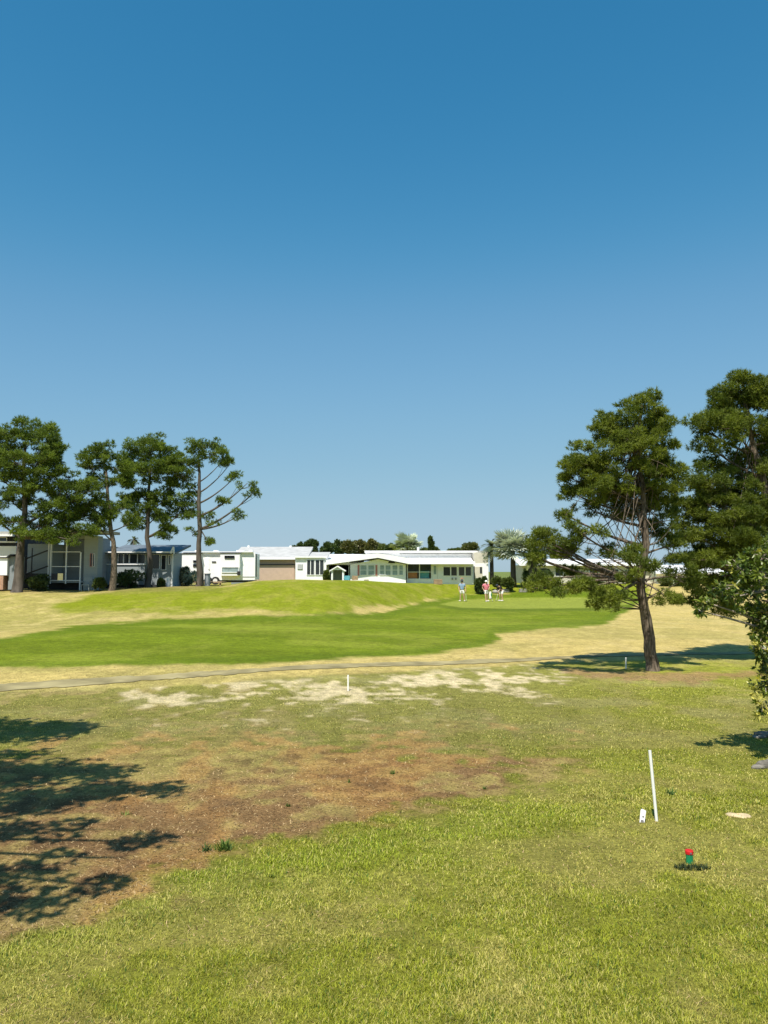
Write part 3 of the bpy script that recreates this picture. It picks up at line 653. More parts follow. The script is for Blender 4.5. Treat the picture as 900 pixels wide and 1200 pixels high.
# palms
def palm(label, px, d, ytrunk_top, cyp, rpx, nfr, col, silver=True, lw=.10, seed=1, trunk_r=.2):
    b = at(px, d); c = P(px, cyp, d); r = rpx * d / FPX
    root = thing('palm_tree', label, 'tree', b)
    tb = MB(); tb.tube([b + Vector((0, 0, -.1)), b.lerp(c, .3), b.lerp(c, .7), c], [trunk_r * 1.25, trunk_r, trunk_r * .9, trunk_r * .8], 10, .08)
    V = []; F = []; K = []; rr = np.random.default_rng(seed); 
    for k in range(nfr):
        a = rr.uniform(0, 2 * math.pi); e = math.asin(rr.uniform(-.45, 1.)); dv = np.array([math.cos(a) * math.cos(e), math.sin(a) * math.cos(e), math.sin(e)])
        cc = np.array(col) * rr.uniform(.7, 1.25)
        cen = np.array(c)
        if silver:     # costapalmate fan : petiole then a disc of folded segments
            pet = r * rr.uniform(.35, .62); h = cen + dv * pet
            tb.tube([tuple(cen), tuple(h)], [.03, .02], 4, 0, False)
            side = np.cross(dv, [0, 0, 1.]); side /= np.linalg.norm(side) + 1e-6; upv = np.cross(side, dv)
            ns = 26; fr = r * rr.uniform(.36, .46)
            for j in range(ns):
                t = (j / (ns - 1) - .5) * 5.2; dd = dv * math.cos(t) + side * math.sin(t) + upv * .15; dd[2] -= rr.uniform(.05, .55)
                dd /= np.linalg.norm(dd); tip = h + dd * fr * (1 - .25 * abs(t) / 2.2); s2 = np.cross(dd, upv); s2 /= np.linalg.norm(s2) + 1e-6
                m = h + dd * fr * .55; n = len(V); wv = s2 * fr * .065
                V += [h, m - wv + upv * .02, tip, m + wv - upv * .02]; F.append([n, n + 1, n + 2, n + 3]); K += [cc] * 4
        else:          # feather frond
            pts = [cen + dv * r * t + np.array([0, 0, -r * .55 * t * t]) for t in np.linspace(0, 1, 12)]
            tb.tube([tuple(p) for p in pts[::3]], [.03, .02, .012, .006], 4, 0, False)
            for i in range(1, 12):
                tdir = pts[i] - pts[i - 1]; tdir /= np.linalg.norm(tdir); side = np.cross(tdir, [0, 0, 1.]); side /= np.linalg.norm(side) + 1e-6
                for sg in (-1, 1):
                    for q in (0, .5):
                        o = pts[i] - tdir * q * r / 12; dd = side * sg * .8 + tdir * .6 + np.array([0, 0, -.15]); l = r * .32 * math.sin(math.pi * (i / 12) * .85 + .3)
                        n = len(V); wv = tdir * .035 * (d / 75); V += [o - wv, o + wv, o + dd * l]; V.append(o + dd * l * .98 - wv * .2); F.append([n, n + 1, n + 2, n + 3]); K += [cc] * 4
    tb.build('trunk', M['bark_far'], root, True)
    link('crown', npmesh('crown', np.array(V), np.array(F), 4, np.array(K)), M['palm'], root)
palm('big silvery fan palm with pale trunk beside the right end of the long white house', 601, 73, 0, 643, 31, 84, (.50, .54, .46), seed=4, trunk_r=.26)
palm('silvery fan palm rising behind the white roof in the middle', 477, 95, 0, 640, 23, 70, (.42, .47, .34), seed=9)
palm('dark green feather palm between the white house and the silver palm', 576, 76, 0, 640, 18, 26, (.07, .10, .04), silver=False, seed=5)
palm('yellow green feather palm partly behind the near pine bough, right of the silver palm', 622, 70, 0, 655, 15, 22, (.15, .17, .04), silver=False, seed=12)
palm('tiny feather palm between the second and third ridge pines, above the slate roof', 157, 75, 0, 633, 9, 16, (.08, .11, .04), silver=False, seed=17, trunk_r=.12)

# ------------------------------------------------------------ buildings
def X(px, d): return (px - 450) / FPX * d
def Z(py, d): return P(450, py, d).z
class Bld:
    def __init__(s, name, label, cat, px, d):
        x = X(px, d); s.d = d; s.root = thing(name, label, cat, (x, d, zg(x, d)))
    def box(s, part, m, x0, x1, y0, y1, d0=0, d1=.2, parent=None, label=None, bevel=0):
        """px columns x0..x1, rows y0 (top)..y1 (bottom) measured on plane d ; from d+d0 to d+d1 deep"""
        d = s.d; b = MB().box(X(x0, d), X(x1, d), d + d0, d + d1, Z(y0, d), Z(y1, d)); o = b.build(part, M[m], parent or s.root, bevel=bevel)
        if label: o['label'] = label
        return o
    def poly(s, part, m, pts, d0, d1, parent=None):
        d = s.d; P_ = [(X(a, d), d + d0, Z(b, d)) for a, b in pts]; return MB().prism(P_, (0, d1 - d0, 0)).build(part, M[m], parent or s.root)
    def window(s, x0, x1, y0, y1, glass='glass', fr='trim', d0=0, t=.6, mull=0, sill=False, cross=False):
        d = s.d; g = MB().box(X(x0, d), X(x1, d), d + d0 - .015, d + d0 + .01, Z(y0, d), Z(y1, d)).build('window', M[glass], s.root)
        f = MB(); a, b, c, e = X(x0, d), X(x1, d), Z(y1, d), Z(y0, d); w = t * d / FPX; q0, q1 = d + d0 - .07, d + d0 - .012
        f.box(a - w, a, q0, q1, c - w, e + w); f.box(b, b + w, q0, q1, c - w, e + w); f.box(a + .001, b - .001, q0 + .002, q1, e, e + w); f.box(a + .001, b - .001, q0 + .002, q1, c - w, c)
        for k in range(mull): xx = a + (b - a) * (k + 1) / (mull + 1); f.box(xx - .03, xx + .03, q0 + .01, q1, c + .002, e - .002)
        if cross: zz = (c + e) / 2; f.box(a + .002, b - .002, q0 + .014, q1, zz - .025, zz + .025)
        f.build('window_frame', M[fr], g); return g
def roofslab(b, part, m, x0, x1, ye, yr, de, dr, th=.12, parent=None):
    """sloped slab from eave (row ye at d+de) to ridge (row yr at d+dr)"""
    d = b.d; z0 = P(450, ye, d + de).z; z1 = P(450, yr, d + dr).z
    a0, a1 = X(x0, d + de), X(x1, d + de)
    return MB().prism([(a0, d + de, z0), (a0, d + dr, z1), (a0, d + dr, z1 - th), (a0, d + de, z0 - th)], (a1 - a0, 0, 0)).build(part, M[m], parent or b.root)

# long white house with porch
B = Bld('long_white_house', 'long low white home with wide dark windows and porch, right of the gable', 'house', 530, 75)
B.box('wall', 'white', 512.5, 572, 660, 687, 0, 8)
B.box('porch_wall', 'white', 476.5, 512.3, 679, 687, 0, .15)
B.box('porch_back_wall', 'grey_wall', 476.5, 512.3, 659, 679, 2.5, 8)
B.box('porch_floor', 'beige', 476.5, 512.3, 680, 687, .16, 2.4)
for xx in (476.8, 491, 505):
    B.box('porch_post', 'trim', xx, xx + 1.0, 660, 679, .02, .12)
B.box('porch_rail', 'trim', 478, 505, 670, 670.7, .04, .10)
B.box('porch_rail', 'trim', 478, 505, 678, 678.8, .04, .10)
B.box('screen_panel', 'orange', 478.2, 489, 671, 677.7, .3, .36, label='orange panel behind the porch rail')
B.box('screen_panel', 'teal', 492, 503, 669, 677.7, .3, .36, label='turquoise panel behind the porch rail')
B.box('porch_panel', 'trim', 506.2, 512.3, 660, 678.9, .0, .12); B.window(508, 511, 663, 673, 'glass_pale')
roofslab(B, 'canopy_roof', 'white_roof', 476, 554.8, 658.5, 653.6, -.9, 1.4, .12)
B.box('fascia', 'trim', 476, 555.2, 658.0, 661.0, -.98, -.91)
B.box('clerestory_wall', 'trim', 428, 554.8, 645.5, 656, 1.5, 7.5)
B.box('flat_roof', 'white_roof', 427, 576, 645.0, 647.3, 1.1, 8.2)
B.box('roof_edge_shade_strip', 'rope', 469, 575, 647.6, 648.4, 1.2, 1.48)  # grey strip paints in the shadow under the roof overhang
for xx in (492, 513, 534): B.box('wall_batten', 'trim', xx, xx + .8, 648.6, 655, 1.40, 1.499)
B.box('gutter', 'trim', 476, 555, 660.2, 661.2, -1.12, -.985)
B.box('downpipe', 'trim', 553, 553.8, 661, 684, -.12, -.02)
for a in ((519.5, 527.3), (528.5, 535), (537.4, 544), (545.2, 551.6)): B.window(*a, 664.5, 674.5)
dr_ = B.box('door', 'beige', 556, 565, 664, 683, -.03, 0); B.box('door_window', 'glass', 562, 564.5, 664.5, 672, -.05, -.031, dr_); B.box('door_frame', 'metal', 555, 555.9, 663.5, 683, -.06, 0, dr_)
B.box('meter_box', 'rope', 529, 530.5, 677, 679.5, -.15, 0); B.box('meter_box', 'rope', 533, 534.5, 677, 679.5, -.15, 0)
MB().tube([(X(490, 80), 80, Z(645, 80)), (X(490, 80), 80, Z(641.5, 80))], .12, 8).build('roof_vent', M['trim'], B.root)
B.box('end_wall', 'beige', 555.2, 572, 647.4, 660, .02, 7.9)

# gable house
B = Bld('gabled_white_house', 'white home with low front gable and four pale windows with faded red shutters', 'house', 443, 74)
B.poly('wall', 'white', [(410.5, 688), (475.5, 688), (475.5, 661.3), (443, 655.2), (410.5, 662)], 0, 9)
d = B.d
B.poly('roof', 'white_roof', [(383, 656.5), (412, 651.0), (443, 648.6), (443, 653.8), (383, 661.8)], -.9, 7.5)
B.poly('roof', 'white_roof', [(443, 648.6), (475.8, 653.8), (479.5, 656.6), (479.5, 661.2), (443, 653.8)], -.9, 7.5)
for (x0, x1) in ((422.5, 429.5), (431.8, 438.5)): B.window(x0, x1, 662.5, 673.5, 'glass_pale', cross=True)
for (x0, x1) in ((445.5, 450), (452, 457.5), (460, 465.5), (468, 472)): B.window(x0, x1, 662.5, 673.5, 'glass_pale', cross=True)
for x0 in (419.2, 440.2): B.box('shutter', 'red', x0, x0 + 2.0, 662, 674.5, -.06, 0)
pts = [(459 + 4 * math.cos(a), 660 - 3.4 * math.sin(a)) for a in [math.pi * k / 10 for k in range(11)]]
B.poly('arched_vent', 'dark', pts, -.05, 0)
B.box('skirting_or_shade', 'trim', 411, 475, 683.2, 688, -.04, -.002)

# carport between
B = Bld('white_carport', 'white flat carport roof over a dark bay, between annex and gabled house', 'carport', 396, 75)
roofslab(B, 'roof', 'white_roof', 378, 426, 659.5, 649.5, -.5, 5, .2)
B.box('fascia', 'trim', 378, 410, 658.7, 661, -.58, -.52)
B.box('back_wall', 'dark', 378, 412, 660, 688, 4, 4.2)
for xx in (384, 408.5): B.box('post', 'trim', xx, xx + 1, 660, 687, 0, .12)
B = Bld('playhouse', 'small white garden playhouse with peaked roof under the carport', 'playhouse', 395, 72)
B.box('wall', 'white', 388.3, 390.2, 668, 683, 0, 1.4); B.box('wall', 'white', 401.2, 403, 668, 683, 0, 1.4); B.box('back_panel', 'grey_wall', 390.2, 401.2, 668, 683, 1.2, 1.4)
B.poly('gable', 'white', [(388.3, 668), (403, 668), (395.6, 664.4)], 0, .1)
B.poly('roof', 'white_roof', [(386.3, 668.6), (395.6, 663), (395.6, 664.3), (386.3, 669.9)], -.15, 1.5); B.poly('roof', 'white_roof', [(395.6, 663), (405, 668.6), (405, 669.9), (395.6, 664.3)], -.15, 1.5)

def chair(label, px, d, col, h=.9):
    b = at(px, d); r = thing('garden_chair', label, 'chair', b, 'garden chairs outside the homes'); w = .27
    MB().box(b.x - w, b.x + w, d - w, d + w, b.z + .40, b.z + .45).build('seat', M[col], r)
    MB().box(b.x - w, b.x + w, d + w - .02, d + w + .03, b.z + .5, b.z + h).build('backrest', M[col], r)
    for sx in (-1, 1):
        for sy in (-1, 1): MB().box(b.x + sx * w * .9 - .02, b.x + sx * w * .9 + .02, d + sy * w * .9 - .02, d + sy * w * .9 + .02, b.z, b.z + .398).build('leg', M[col], r)
        MB().box(b.x + sx * w - .02, b.x + sx * w + .02, d - w, d + w, b.z + .62, b.z + .66).build('armrest', M[col], r)
chair('green garden chair between playhouse and gabled house', 406.5, 71.5, 'teal')
chair('low wooden chair at the left corner of the gabled house', 416, 71.5, 'wood')
chair('pale blue-grey chair on the shaded porch side of the pale blue house', 103, 51.9, 'pale_blue')

# annex
B = Bld('white_annex', 'white boxy annex with two tall dark windows left of the carport', 'building', 365, 74)
B.box('wall', 'white', 346.5, 382.5, 653.3, 688, 0, 6)
B.box('fascia', 'trim', 346.0, 384, 652.2, 653.6, -.25, 6.2)
roofslab(B, 'roof', 'grey_roof', 362, 384.5, 652.1, 647, -.1, 3.2, .12)
B.window(360.2, 368.3, 656.3, 673.5, mull=1); B.window(370.2, 379.5, 656.3, 673.5, mull=1)
lv = B.box('louvre', 'rope', 349, 355, 661, 667.5, -.05, 0)
for k in range(5): B.box('louvre_slat', 'trim', 349.2, 354.8, 661.5 + k * 1.2, 662.0 + k * 1.2, -.08, -.052, lv)

# garage
B = Bld('peach_garage', 'peach coloured garage with wide grey roof behind the mound, beside the travel trailer', 'garage', 325, 76)
B.box('wall', 'peach', 299, 346, 655.5, 690, 0, 8)
B.box('garage_door', 'peach', 303, 345, 662.3, 690, -.06, -.004)
B.box('door_header', 'metal', 302, 346, 661.2, 662.2, -.14, 0)
B.box('fascia', 'trim', 297, 346.8, 653, 655.8, -.5, -.42)
roofslab(B, 'roof', 'grey_roof', 271, 361, 653, 640.8, -.45, 5.0, .2)
B.box('side_wall', 'grey_wall', 271.5, 298.8, 655, 690, .1, 7.5)
for xx, yy in ((292, 639.3), (341, 639.5)):
    MB().tube([(X(xx, 81), 80.8, Z(642, 81)), (X(xx, 81), 80.8, Z(yy, 81))], .14, 8).build('roof_vent', M['trim'], B.root)

# travel trailer
B = Bld('travel_trailer', 'long white travel trailer with dark slit window parked behind the ridge pines', 'trailer', 250, 70)
d = B.d
body = [(206, 650), (214, 647.5), (298, 647.2), (299.3, 649), (299.3, 679.5), (240, 680), (238, 676), (206, 674)]
o = B.poly('body', 'white', body, 0, 2.5)
for nm, x0, x1, y0, y1 in (('slide_out', 260, 282.5, 648.6, 674.5), ('slide_out', 212, 237, 649.2, 672)):
    s_ = B.box(nm, 'white', x0, x1, y0, y1, -.55, 0); B.box('slide_trim', 'metal', x0 - .3, x1 + .3, y0 - .9, y0 - .05, -.62, 0, s_)
B.window(265.5, 276, 651.8, 654.2, fr='metal', d0=-.56, t=.5); B.window(262.5, 281.5, 665, 670.5, 'glass_pale', fr='trim', d0=-.56)
B.window(229, 236, 657, 659, fr='metal', d0=-.56, t=.3); B.window(229, 236, 661.5, 664, fr='metal', d0=-.56, t=.3)
B.window(249, 253.5, 658, 658.9, fr='metal', t=.2)
dr_ = B.box('door', 'trim', 241, 246.5, 654, 678, -.05, -.003); B.box('door_handle', 'metal', 245.3, 246, 667, 668, -.1, -.051, dr_)
B.box('awning_tube', 'trim', 215, 297, 646.2, 647.2, -.25, -.02); B.box('stripe', 'rope', 285, 299, 675.5, 676.6, -.02, -.003)
for xx in (244.5, 253):
    c = P(xx, 680.5, d); w = MB().tube([(c.x, d - .28, c.z), (c.x, d - .05, c.z)], .36, 20).build('wheel', M['rubber'], B.root, False)
    MB().tube([(c.x, d - .31, c.z), (c.x, d - .281, c.z)], .2, 16).build('hub', M['tag'], w)
B.box('chassis', 'metal', 212, 297, 680.2, 682.5, .3, 2.1)
for xx, w_ in ((226, 4), (248, 5), (275, 8), (290, 4)): B.box('roof_unit', 'trim', xx, xx + w_, 644.6, 647.0, .8, 1.6, bevel=.04)
B.box('ladder', 'metal', 299.4, 300.2, 649, 676, .4, .5)
B.box('cooler_box', 'metal', 280.5, 284, 669.5, 674, -.85, -.56)
b = at(240, 64)
r = thing('timber_deck', 'low weathered timber deck in front of the trailer wheels', 'deck', b)
MB().box(X(231, 64), X(263, 64), 63.2, 65, Z(681.5, 64), Z(683, 64)).build('decking', M['wood'], r)
for xx in (233, 246, 260): MB().box(X(xx, 64), X(xx + 1.6, 64), 63.3, 63.45, Z(683.1, 64), Z(690, 64)).build('leg', M['wood'], r)
r = thing('storage_box', 'grey blue storage box standing beside the deck left of the ridge pine', 'box', at(243, 62.5))
MB().box(X(241, 62.5), X(246, 62.5), 62.3, 62.9, Z(673, 62.5), Z(688, 62.5)).build('body', M['pale_blue'], r, bevel=.03); MB().box(X(240.6, 62.5), X(246.4, 62.5), 62.25, 62.95, Z(672, 62.5), Z(673, 62.5) - .003).build('lid', M['rope'], r)

# slate roof house
B = Bld('slate_roofed_house', 'white and grey home with blue slate roof and ribbon windows behind two ridge pines', 'house', 165, 57.6)
B.box('wall', 'pale_blue', 128, 203, 647.5, 694, 0, 2.6)
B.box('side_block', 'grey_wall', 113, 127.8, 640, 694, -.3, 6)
B.window(139.5, 151.5, 649.5, 660, mull=1, fr='trim'); B.window(153, 170.5, 649.5, 660, mull=1)
B.window(176, 187.5, 650, 666.5, mull=0, fr='trim'); B.window(190, 195, 651, 667.5); B.window(198.3, 200, 651, 661)
B.box('skirting_or_shade', 'dark', 113, 200, 685, 697, -.5, -.44); B.box('lower_panel', 'pale_blue', 128.2, 172, 662, 694, -.34, -.305); B.box('ledge', 'trim', 113, 172, 660.6, 661.9, -.42, -.005)  # dark base strip stands in for shadow and debris under the house
roofslab(B, 'roof', 'slate_roof', 124, 207, 647, 638.5, -.7, 3.6, .14); B.box('fascia', 'trim', 122, 207, 646.6, 648, -.78, -.705)
B.box('corner_post', 'trim', 201.8, 203.6, 648.2, 692, -.1, -.004)
B.poly('gable_trim', 'trim', [(203.2, 648), (206, 641), (207.3, 641), (208.3, 649.2), (207, 649.2), (206.4, 643.5), (204.3, 649.2)], -.85, -.72)
r = thing('post', 'short white post in the grass right of the slate-roofed house', 'post', at(198, 56)); b = r.location
MB().box(b.x - .09, b.x + .09, 55.9, 56.1, b.z - .1, Z(677, 56)).build('post_shaft', M['trim'], r); MB().box(b.x - .3, b.x + .1, 55.88, 56.12, b.z + .14, b.z + .26).build('foot', M['trim'], r)

# pale blue house with screened porch
B = Bld('pale_blue_house', 'tall pale blue home with screened porch behind the thick-trunked pine', 'house', 80, 52.8)
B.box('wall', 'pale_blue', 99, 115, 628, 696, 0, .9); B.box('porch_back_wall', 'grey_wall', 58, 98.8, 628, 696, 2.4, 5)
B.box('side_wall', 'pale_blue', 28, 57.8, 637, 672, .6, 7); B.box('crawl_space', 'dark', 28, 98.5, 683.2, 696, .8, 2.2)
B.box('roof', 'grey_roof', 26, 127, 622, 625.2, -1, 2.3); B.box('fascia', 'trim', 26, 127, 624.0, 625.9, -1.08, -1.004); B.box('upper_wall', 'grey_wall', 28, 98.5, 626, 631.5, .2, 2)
sc = MB()
d = B.d
B.box('porch_floor', 'grey_wall', 58, 98.5, 680.8, 683, 0, 2.3)
for x0, y0, y1 in ((57.5, 631.5, 692), (60.2, 631.5, 684), (78.2, 631.5, 684), (95, 647.2, 692)): B.box('porch_post', 'trim', x0, x0 + 1.1, y0, y1, -.1, 0)
for y0 in (646.4, 663.5, 679.8): B.box('porch_rail', 'trim', 61.4, 94.9, y0, y0 + .8, -.08, -.02)
B.window(106.8, 109, 649, 663.5, fr='red', t=.4); B.window(109.8, 111.5, 649, 663.5, fr='trim', t=.3)
pts = [(91 + 3 * math.cos(a), 654.5 - 2.4 * math.sin(a)) for a in [math.pi * k / 10 for k in range(11)]]; B.poly('arched_window', 'dark', pts, 2.34, 2.4)
st = MB()
for y0, y1 in ((655, 645), (673, 663.5)): st.tube([P(30, y0, d - .6), P(56, y1, d - .6)], .05, 6)
st.build('stair_rail', M['metal'], B.root)
for x0 in (29, 42.5): B.box('stair_post', 'metal', x0, x0 + .7, 642.5, 685, -.65, -.55)
B = Bld('grey_fascia_house', 'dark house with white fascia bands at the left edge of the view', 'house', 0, 54.5)
B.box('wall', 'dark', -60, 20, 629, 696, 0, 7); B.box('roof', 'grey_roof', -60, 21, 623.5, 626.5, -.8, 7.3); B.box('fascia', 'trim', -60, 21, 626.7, 629, -.86, -.5)
B.box('ledge', 'trim', -60, 20, 634.5, 636, -.2, -.003); B.box('lower_wall', 'white', -60, 20, 640, 696, -.12, -.004); B.window(-20, 8, 630.2, 634, fr='trim', d0=-.02)
B = Bld('garden_shed', 'small white shed with dark sloping top and brick base left of the thick pine trunk', 'shed', 4, 50.6)
B.box('wall', 'white', -8, 9.5, 653, 674, 0, 1.6); B.box('base', 'brick', -8, 5.2, 674.2, 691, .03, 1.5); B.box('shaded_side_panel', 'grey_wall', 9.6, 16.5, 652, 691, .2, 1.6)  # grey panel paints in the shade on the shed's right side
B.poly('roof', 'metal', [(-9, 652.8), (8.5, 652.8), (13.5, 649.4), (17.5, 649.4), (17.5, 650.6), (14, 650.6), (9.3, 654), (-9, 654)], -.1, 1.8)

# homes glimpsed behind the near pine
B = Bld('pale_home', 'pale home with white roof glimpsed behind the low boughs of the near pine', 'house', 690, 86)
B.box('wall', 'beige', 612, 762, 662, 694, 0, 8); B.box('fascia', 'trim', 608, 766, 660.5, 663, -.6, -.5); roofslab(B, 'roof', 'white_roof', 608, 766, 661, 655, -.5, 4, .15)
for x0 in (650, 668, 690, 715, 735): B.window(x0, x0 + 9, 667, 675)
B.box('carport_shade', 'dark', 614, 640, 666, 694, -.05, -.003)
B = Bld('right_home', 'white home with posts and terracotta awning behind the right-hand pines', 'house', 805, 84)
B.box('wall', 'white', 768, 850, 672, 696, 0, 8); roofslab(B, 'roof', 'white_roof', 768, 852, 671, 662, -.7, 4, .15)
for x0 in (782, 789, 796): B.box('post', 'trim', x0, x0 + 1, 671.5, 696, -.6, -.5)
B.poly('awning', 'orange', [(806, 688), (811, 680), (819, 679), (824, 688)], -1.4, -.3); B.box('panel', 'teal', 800, 806, 683, 690, -.8, -.7); B.window(830, 838, 676, 684)

# planters, crate, blocks, garden bits
def crate(name, label, cat, px, d, w, h, m, lip=True):
    b = at(px, d); r = thing(name, label, cat, b, 'garden boxes outside the white house'); W, H = w * d / FPX / 2, h * d / FPX
    q = MB()
    for k in range(4):
        z0 = b.z + H * k / 4; q.box(b.x - W, b.x + W, d - W * .6, d - W * .6 + .04, z0 + .01, z0 + H / 4 - .01); q.box(b.x - W, b.x + W, d + W * .6 - .04, d + W * .6, z0 + .01, z0 + H / 4 - .01)
        q.box(b.x - W, b.x - W + .04, d - W * .6 + .041, d + W * .6 - .041, z0 + .01, z0 + H / 4 - .01); q.box(b.x + W - .04, b.x + W, d - W * .6 + .041, d + W * .6 - .041, z0 + .01, z0 + H / 4 - .01)
    q.build('boards', M[m], r)
    MB().box(b.x - W + .05, b.x + W - .05, d - W * .6 + .05, d + W * .6 - .05, b.z + .01, b.z + H * .85).build('soil', M['dirt'], r)
crate('wooden_planter', 'wooden planter box at the right end of the porch', 'planter', 513, 72, 10, 6, 'wood')
crate('wooden_planter', 'small sandy wooden planter below the two wide dark windows', 'planter', 541, 72.5, 7, 4, 'sand')
crate('stone_planter', 'pale stone planter left of the silver palm trunk', 'planter', 591, 70, 9, 4, 'stone')
crate('stone_planter', 'pale stone planter right of the silver palm trunk', 'planter', 612, 70, 9, 4, 'stone')
crate('dark_crate', 'small dark crate in front of the gabled house windows', 'crate', 435, 70, 3.6, 3.6, 'metal')
r = thing('notice_board', 'small pale framed board leaning before the gabled house', 'board', at(429.5, 70)); b = r.location
MB().box(b.x - .16, b.x + .16, 70, 70.03, b.z + .1, b.z + .52).build('panel', M['beige'], r)
fr = MB(); fr.box(b.x - .2, b.x - .161, 69.98, 70.04, b.z, b.z + .56); fr.box(b.x + .161, b.x + .2, 69.98, 70.04, b.z, b.z + .56); fr.box(b.x - .16, b.x + .16, 69.98, 70.04, b.z + .521, b.z + .56); fr.build('frame', M['wood'], r)
for k, (px, lab) in enumerate([(579.5, 'round white stone beside the dark shrub behind the golfers'), (583.5, 'smaller white stone next to the round one at the bed edge')]):
    b = at(px, 69.5); o = MB().blob((b.x, b.y, b.z + .1), (.24 - .05 * k, .2, .2 - .04 * k), 3 + k).build('stone', M['stone'], None, True); tag(o, lab, 'stone', 'white edging stones')
bp_ = at(541, 71)
r = thing('bird_feeder', 'small brown bird feeder on a post below the wide dark windows', 'bird feeder', bp_)
MB().tube([bp_, bp_ + Vector((0, 0, .75))], .03, 8).build('pole', M['wood'], r)
MB().box(bp_.x - .2, bp_.x + .2, 70.85, 71.15, bp_.z + .751, bp_.z + .80).build('tray', M['wood'], r)
MB().prism([(bp_.x - .2, 70.85, bp_.z + .93), (bp_.x + .2, 70.85, bp_.z + .93), (bp_.x, 70.85, bp_.z + 1.08)], (0, .3, 0)).build('roof', M['brick'], r)
MB().box(bp_.x - .06, bp_.x + .06, 70.95, 71.05, bp_.z + .801, bp_.z + .929).build('hopper', M['glass_pale'], r)
for px, d, lab in ((330, 58, 0),): pass

# ------------------------------------------------------------ foreground things
def stake(name, label, px0, py0, px1, py1, w, group=None, m='stake', square=True):
    b = G(px0, py0); t = P(px1, py1, b.y); root = thing(name, label, 'stake', b, group); W = w
    q = MB()
    dv = (t - b); bb = b - dv * .12
    q.tube([bb, t - dv * .012, t], [W, W, W * .8], 4 if square else 16); 
    q.build('shaft', M[m], root, not square and False, bevel=.002 if square else 0)
    c = MB(); c.blob(tuple(b + Vector((0, 0, .0))), (W * 2.6, W * 2.6, .012), 3, .3, 10, 6); c.build('soil_collar', M['sand'], root, True)
    return root
stake('boundary_stake', 'white stake standing in the pale sandy patch in mid lawn', 408, 811.5, 408, 791, .020, 'white course stakes')
stake('boundary_stake', 'white stake standing in the pine shade, just left of the near pine trunk', 733.5, 785, 733.5, 770.5, .022, 'white course stakes')
b = G(769.5, 962); t = P(761.5, 879.5, b.y)
root = thing('plastic_pipe', 'tall thin white plastic pipe leaning left in the foreground lawn', 'pipe', b)
dv = t - b; pv = MB(); pv.tube([b - dv * .1, t], .0145, 20, caps=False); n0 = len(pv.v); pv.tube([t, b - dv * .1], .0118, 20, caps=False)
for q in range(20):
    pass
pv.build('pipe', M['pvc'], root, True)
rim = MB(); 
a1 = dv.normalized(); e1 = a1.cross(Vector((0, 1, 0))).normalized(); e2 = a1.cross(e1)
vs = []
for q in range(20):
    an = 2 * math.pi * q / 20; o_ = e1 * math.cos(an) + e2 * math.sin(an); vs += [tuple(t + o_ * .0145), tuple(t + o_ * .0118)]
rim.v = vs; rim.f = [[2 * q, 2 * q + 1, (2 * q + 3) % 40, (2 * q + 2) % 40] for q in range(20)]; rim.build('rim', M['pvc'], root)
b = G(753.5, 964); h = .125; 
root = thing('marker_tag', 'short white plastic marker tag stuck in the grass beside the leaning pipe', 'marker', b)
pl = [(-.034, 0), (.014, 0), (.022, h * .2), (.046, h * .84), (.040, h * .90), (.012, h * 1.0), (.000, h * .96), (-.008, h * .86)]
MB().prism([(b.x + x, b.y + z * .35, z - .01) for x, z in pl], (0, .008, 0)).build('plate', M['tag'], root, bevel=.002)
MB().tube([(b.x + .008, b.y + .02 * .35 + h * .45 * .35 - .013, h * .42), (b.x + .008, b.y + h * .45 * .35 - .002, h * .42)], .007, 10).build('hole', M['dirt'], root)
MB().prism([(b.x - .026 + x, b.y - .004 + z * .35, z - .005) for x, z in [(0, 0), (.036, 0), (.034, .025), (.012, .03)]], (0, .003, 0)).build('smudge', M['dirt'], root)
# sprinkler head
b = G(808, 1011)
root = thing('sprinkler_head', 'green sprinkler riser with a red cap standing in a dark ring of turf', 'sprinkler', b)
s1 = MB(); s1.tube([b + Vector((0, 0, -.04)), b + Vector((0, 0, .066)), b + Vector((0, 0, .070))], [.029, .029, .027], 24); s1.build('riser', M['green_plastic'], root, False)
s2 = MB(); s2.tube([b + Vector((0, 0, .0702)), b + Vector((0, 0, .074)), b + Vector((0, 0, .096)), b + Vector((0, 0, .102)), b + Vector((0, 0, .104))], [.030, .033, .033, .030, .018], 24); s2.build('cap', M['red_plastic'], root, False)
s3 = MB(); s3.box(b.x - .007, b.x + .007, b.y - .036, b.y - .0332, b.z + .080, b.z + .092); s3.build('nozzle', M['dirt'], root)
n = 420; bb = G(811, 1018); aa = rng.uniform(0, 2 * np.pi, n); rr_ = rng.uniform(.05, 1, n) ** .6
x = bb.x + np.cos(aa) * rr_ * .15; y = bb.y + np.sin(aa) * rr_ * .055
V, F, Cc = blades(x, y, rng.uniform(.02, .055, n), np.full(n, .006), rng.uniform(.3, .9, n), np.tile(np.array((.035, .05, .022)), (n, 1)) * rng.uniform(.5, 2.2, (n, 1)))
tag(link('turf_ring', npmesh('turf_ring', V, F, 3, Cc), M['grass']), 'dark ragged tuft of turf around the foot of the sprinkler', 'grass tuft')

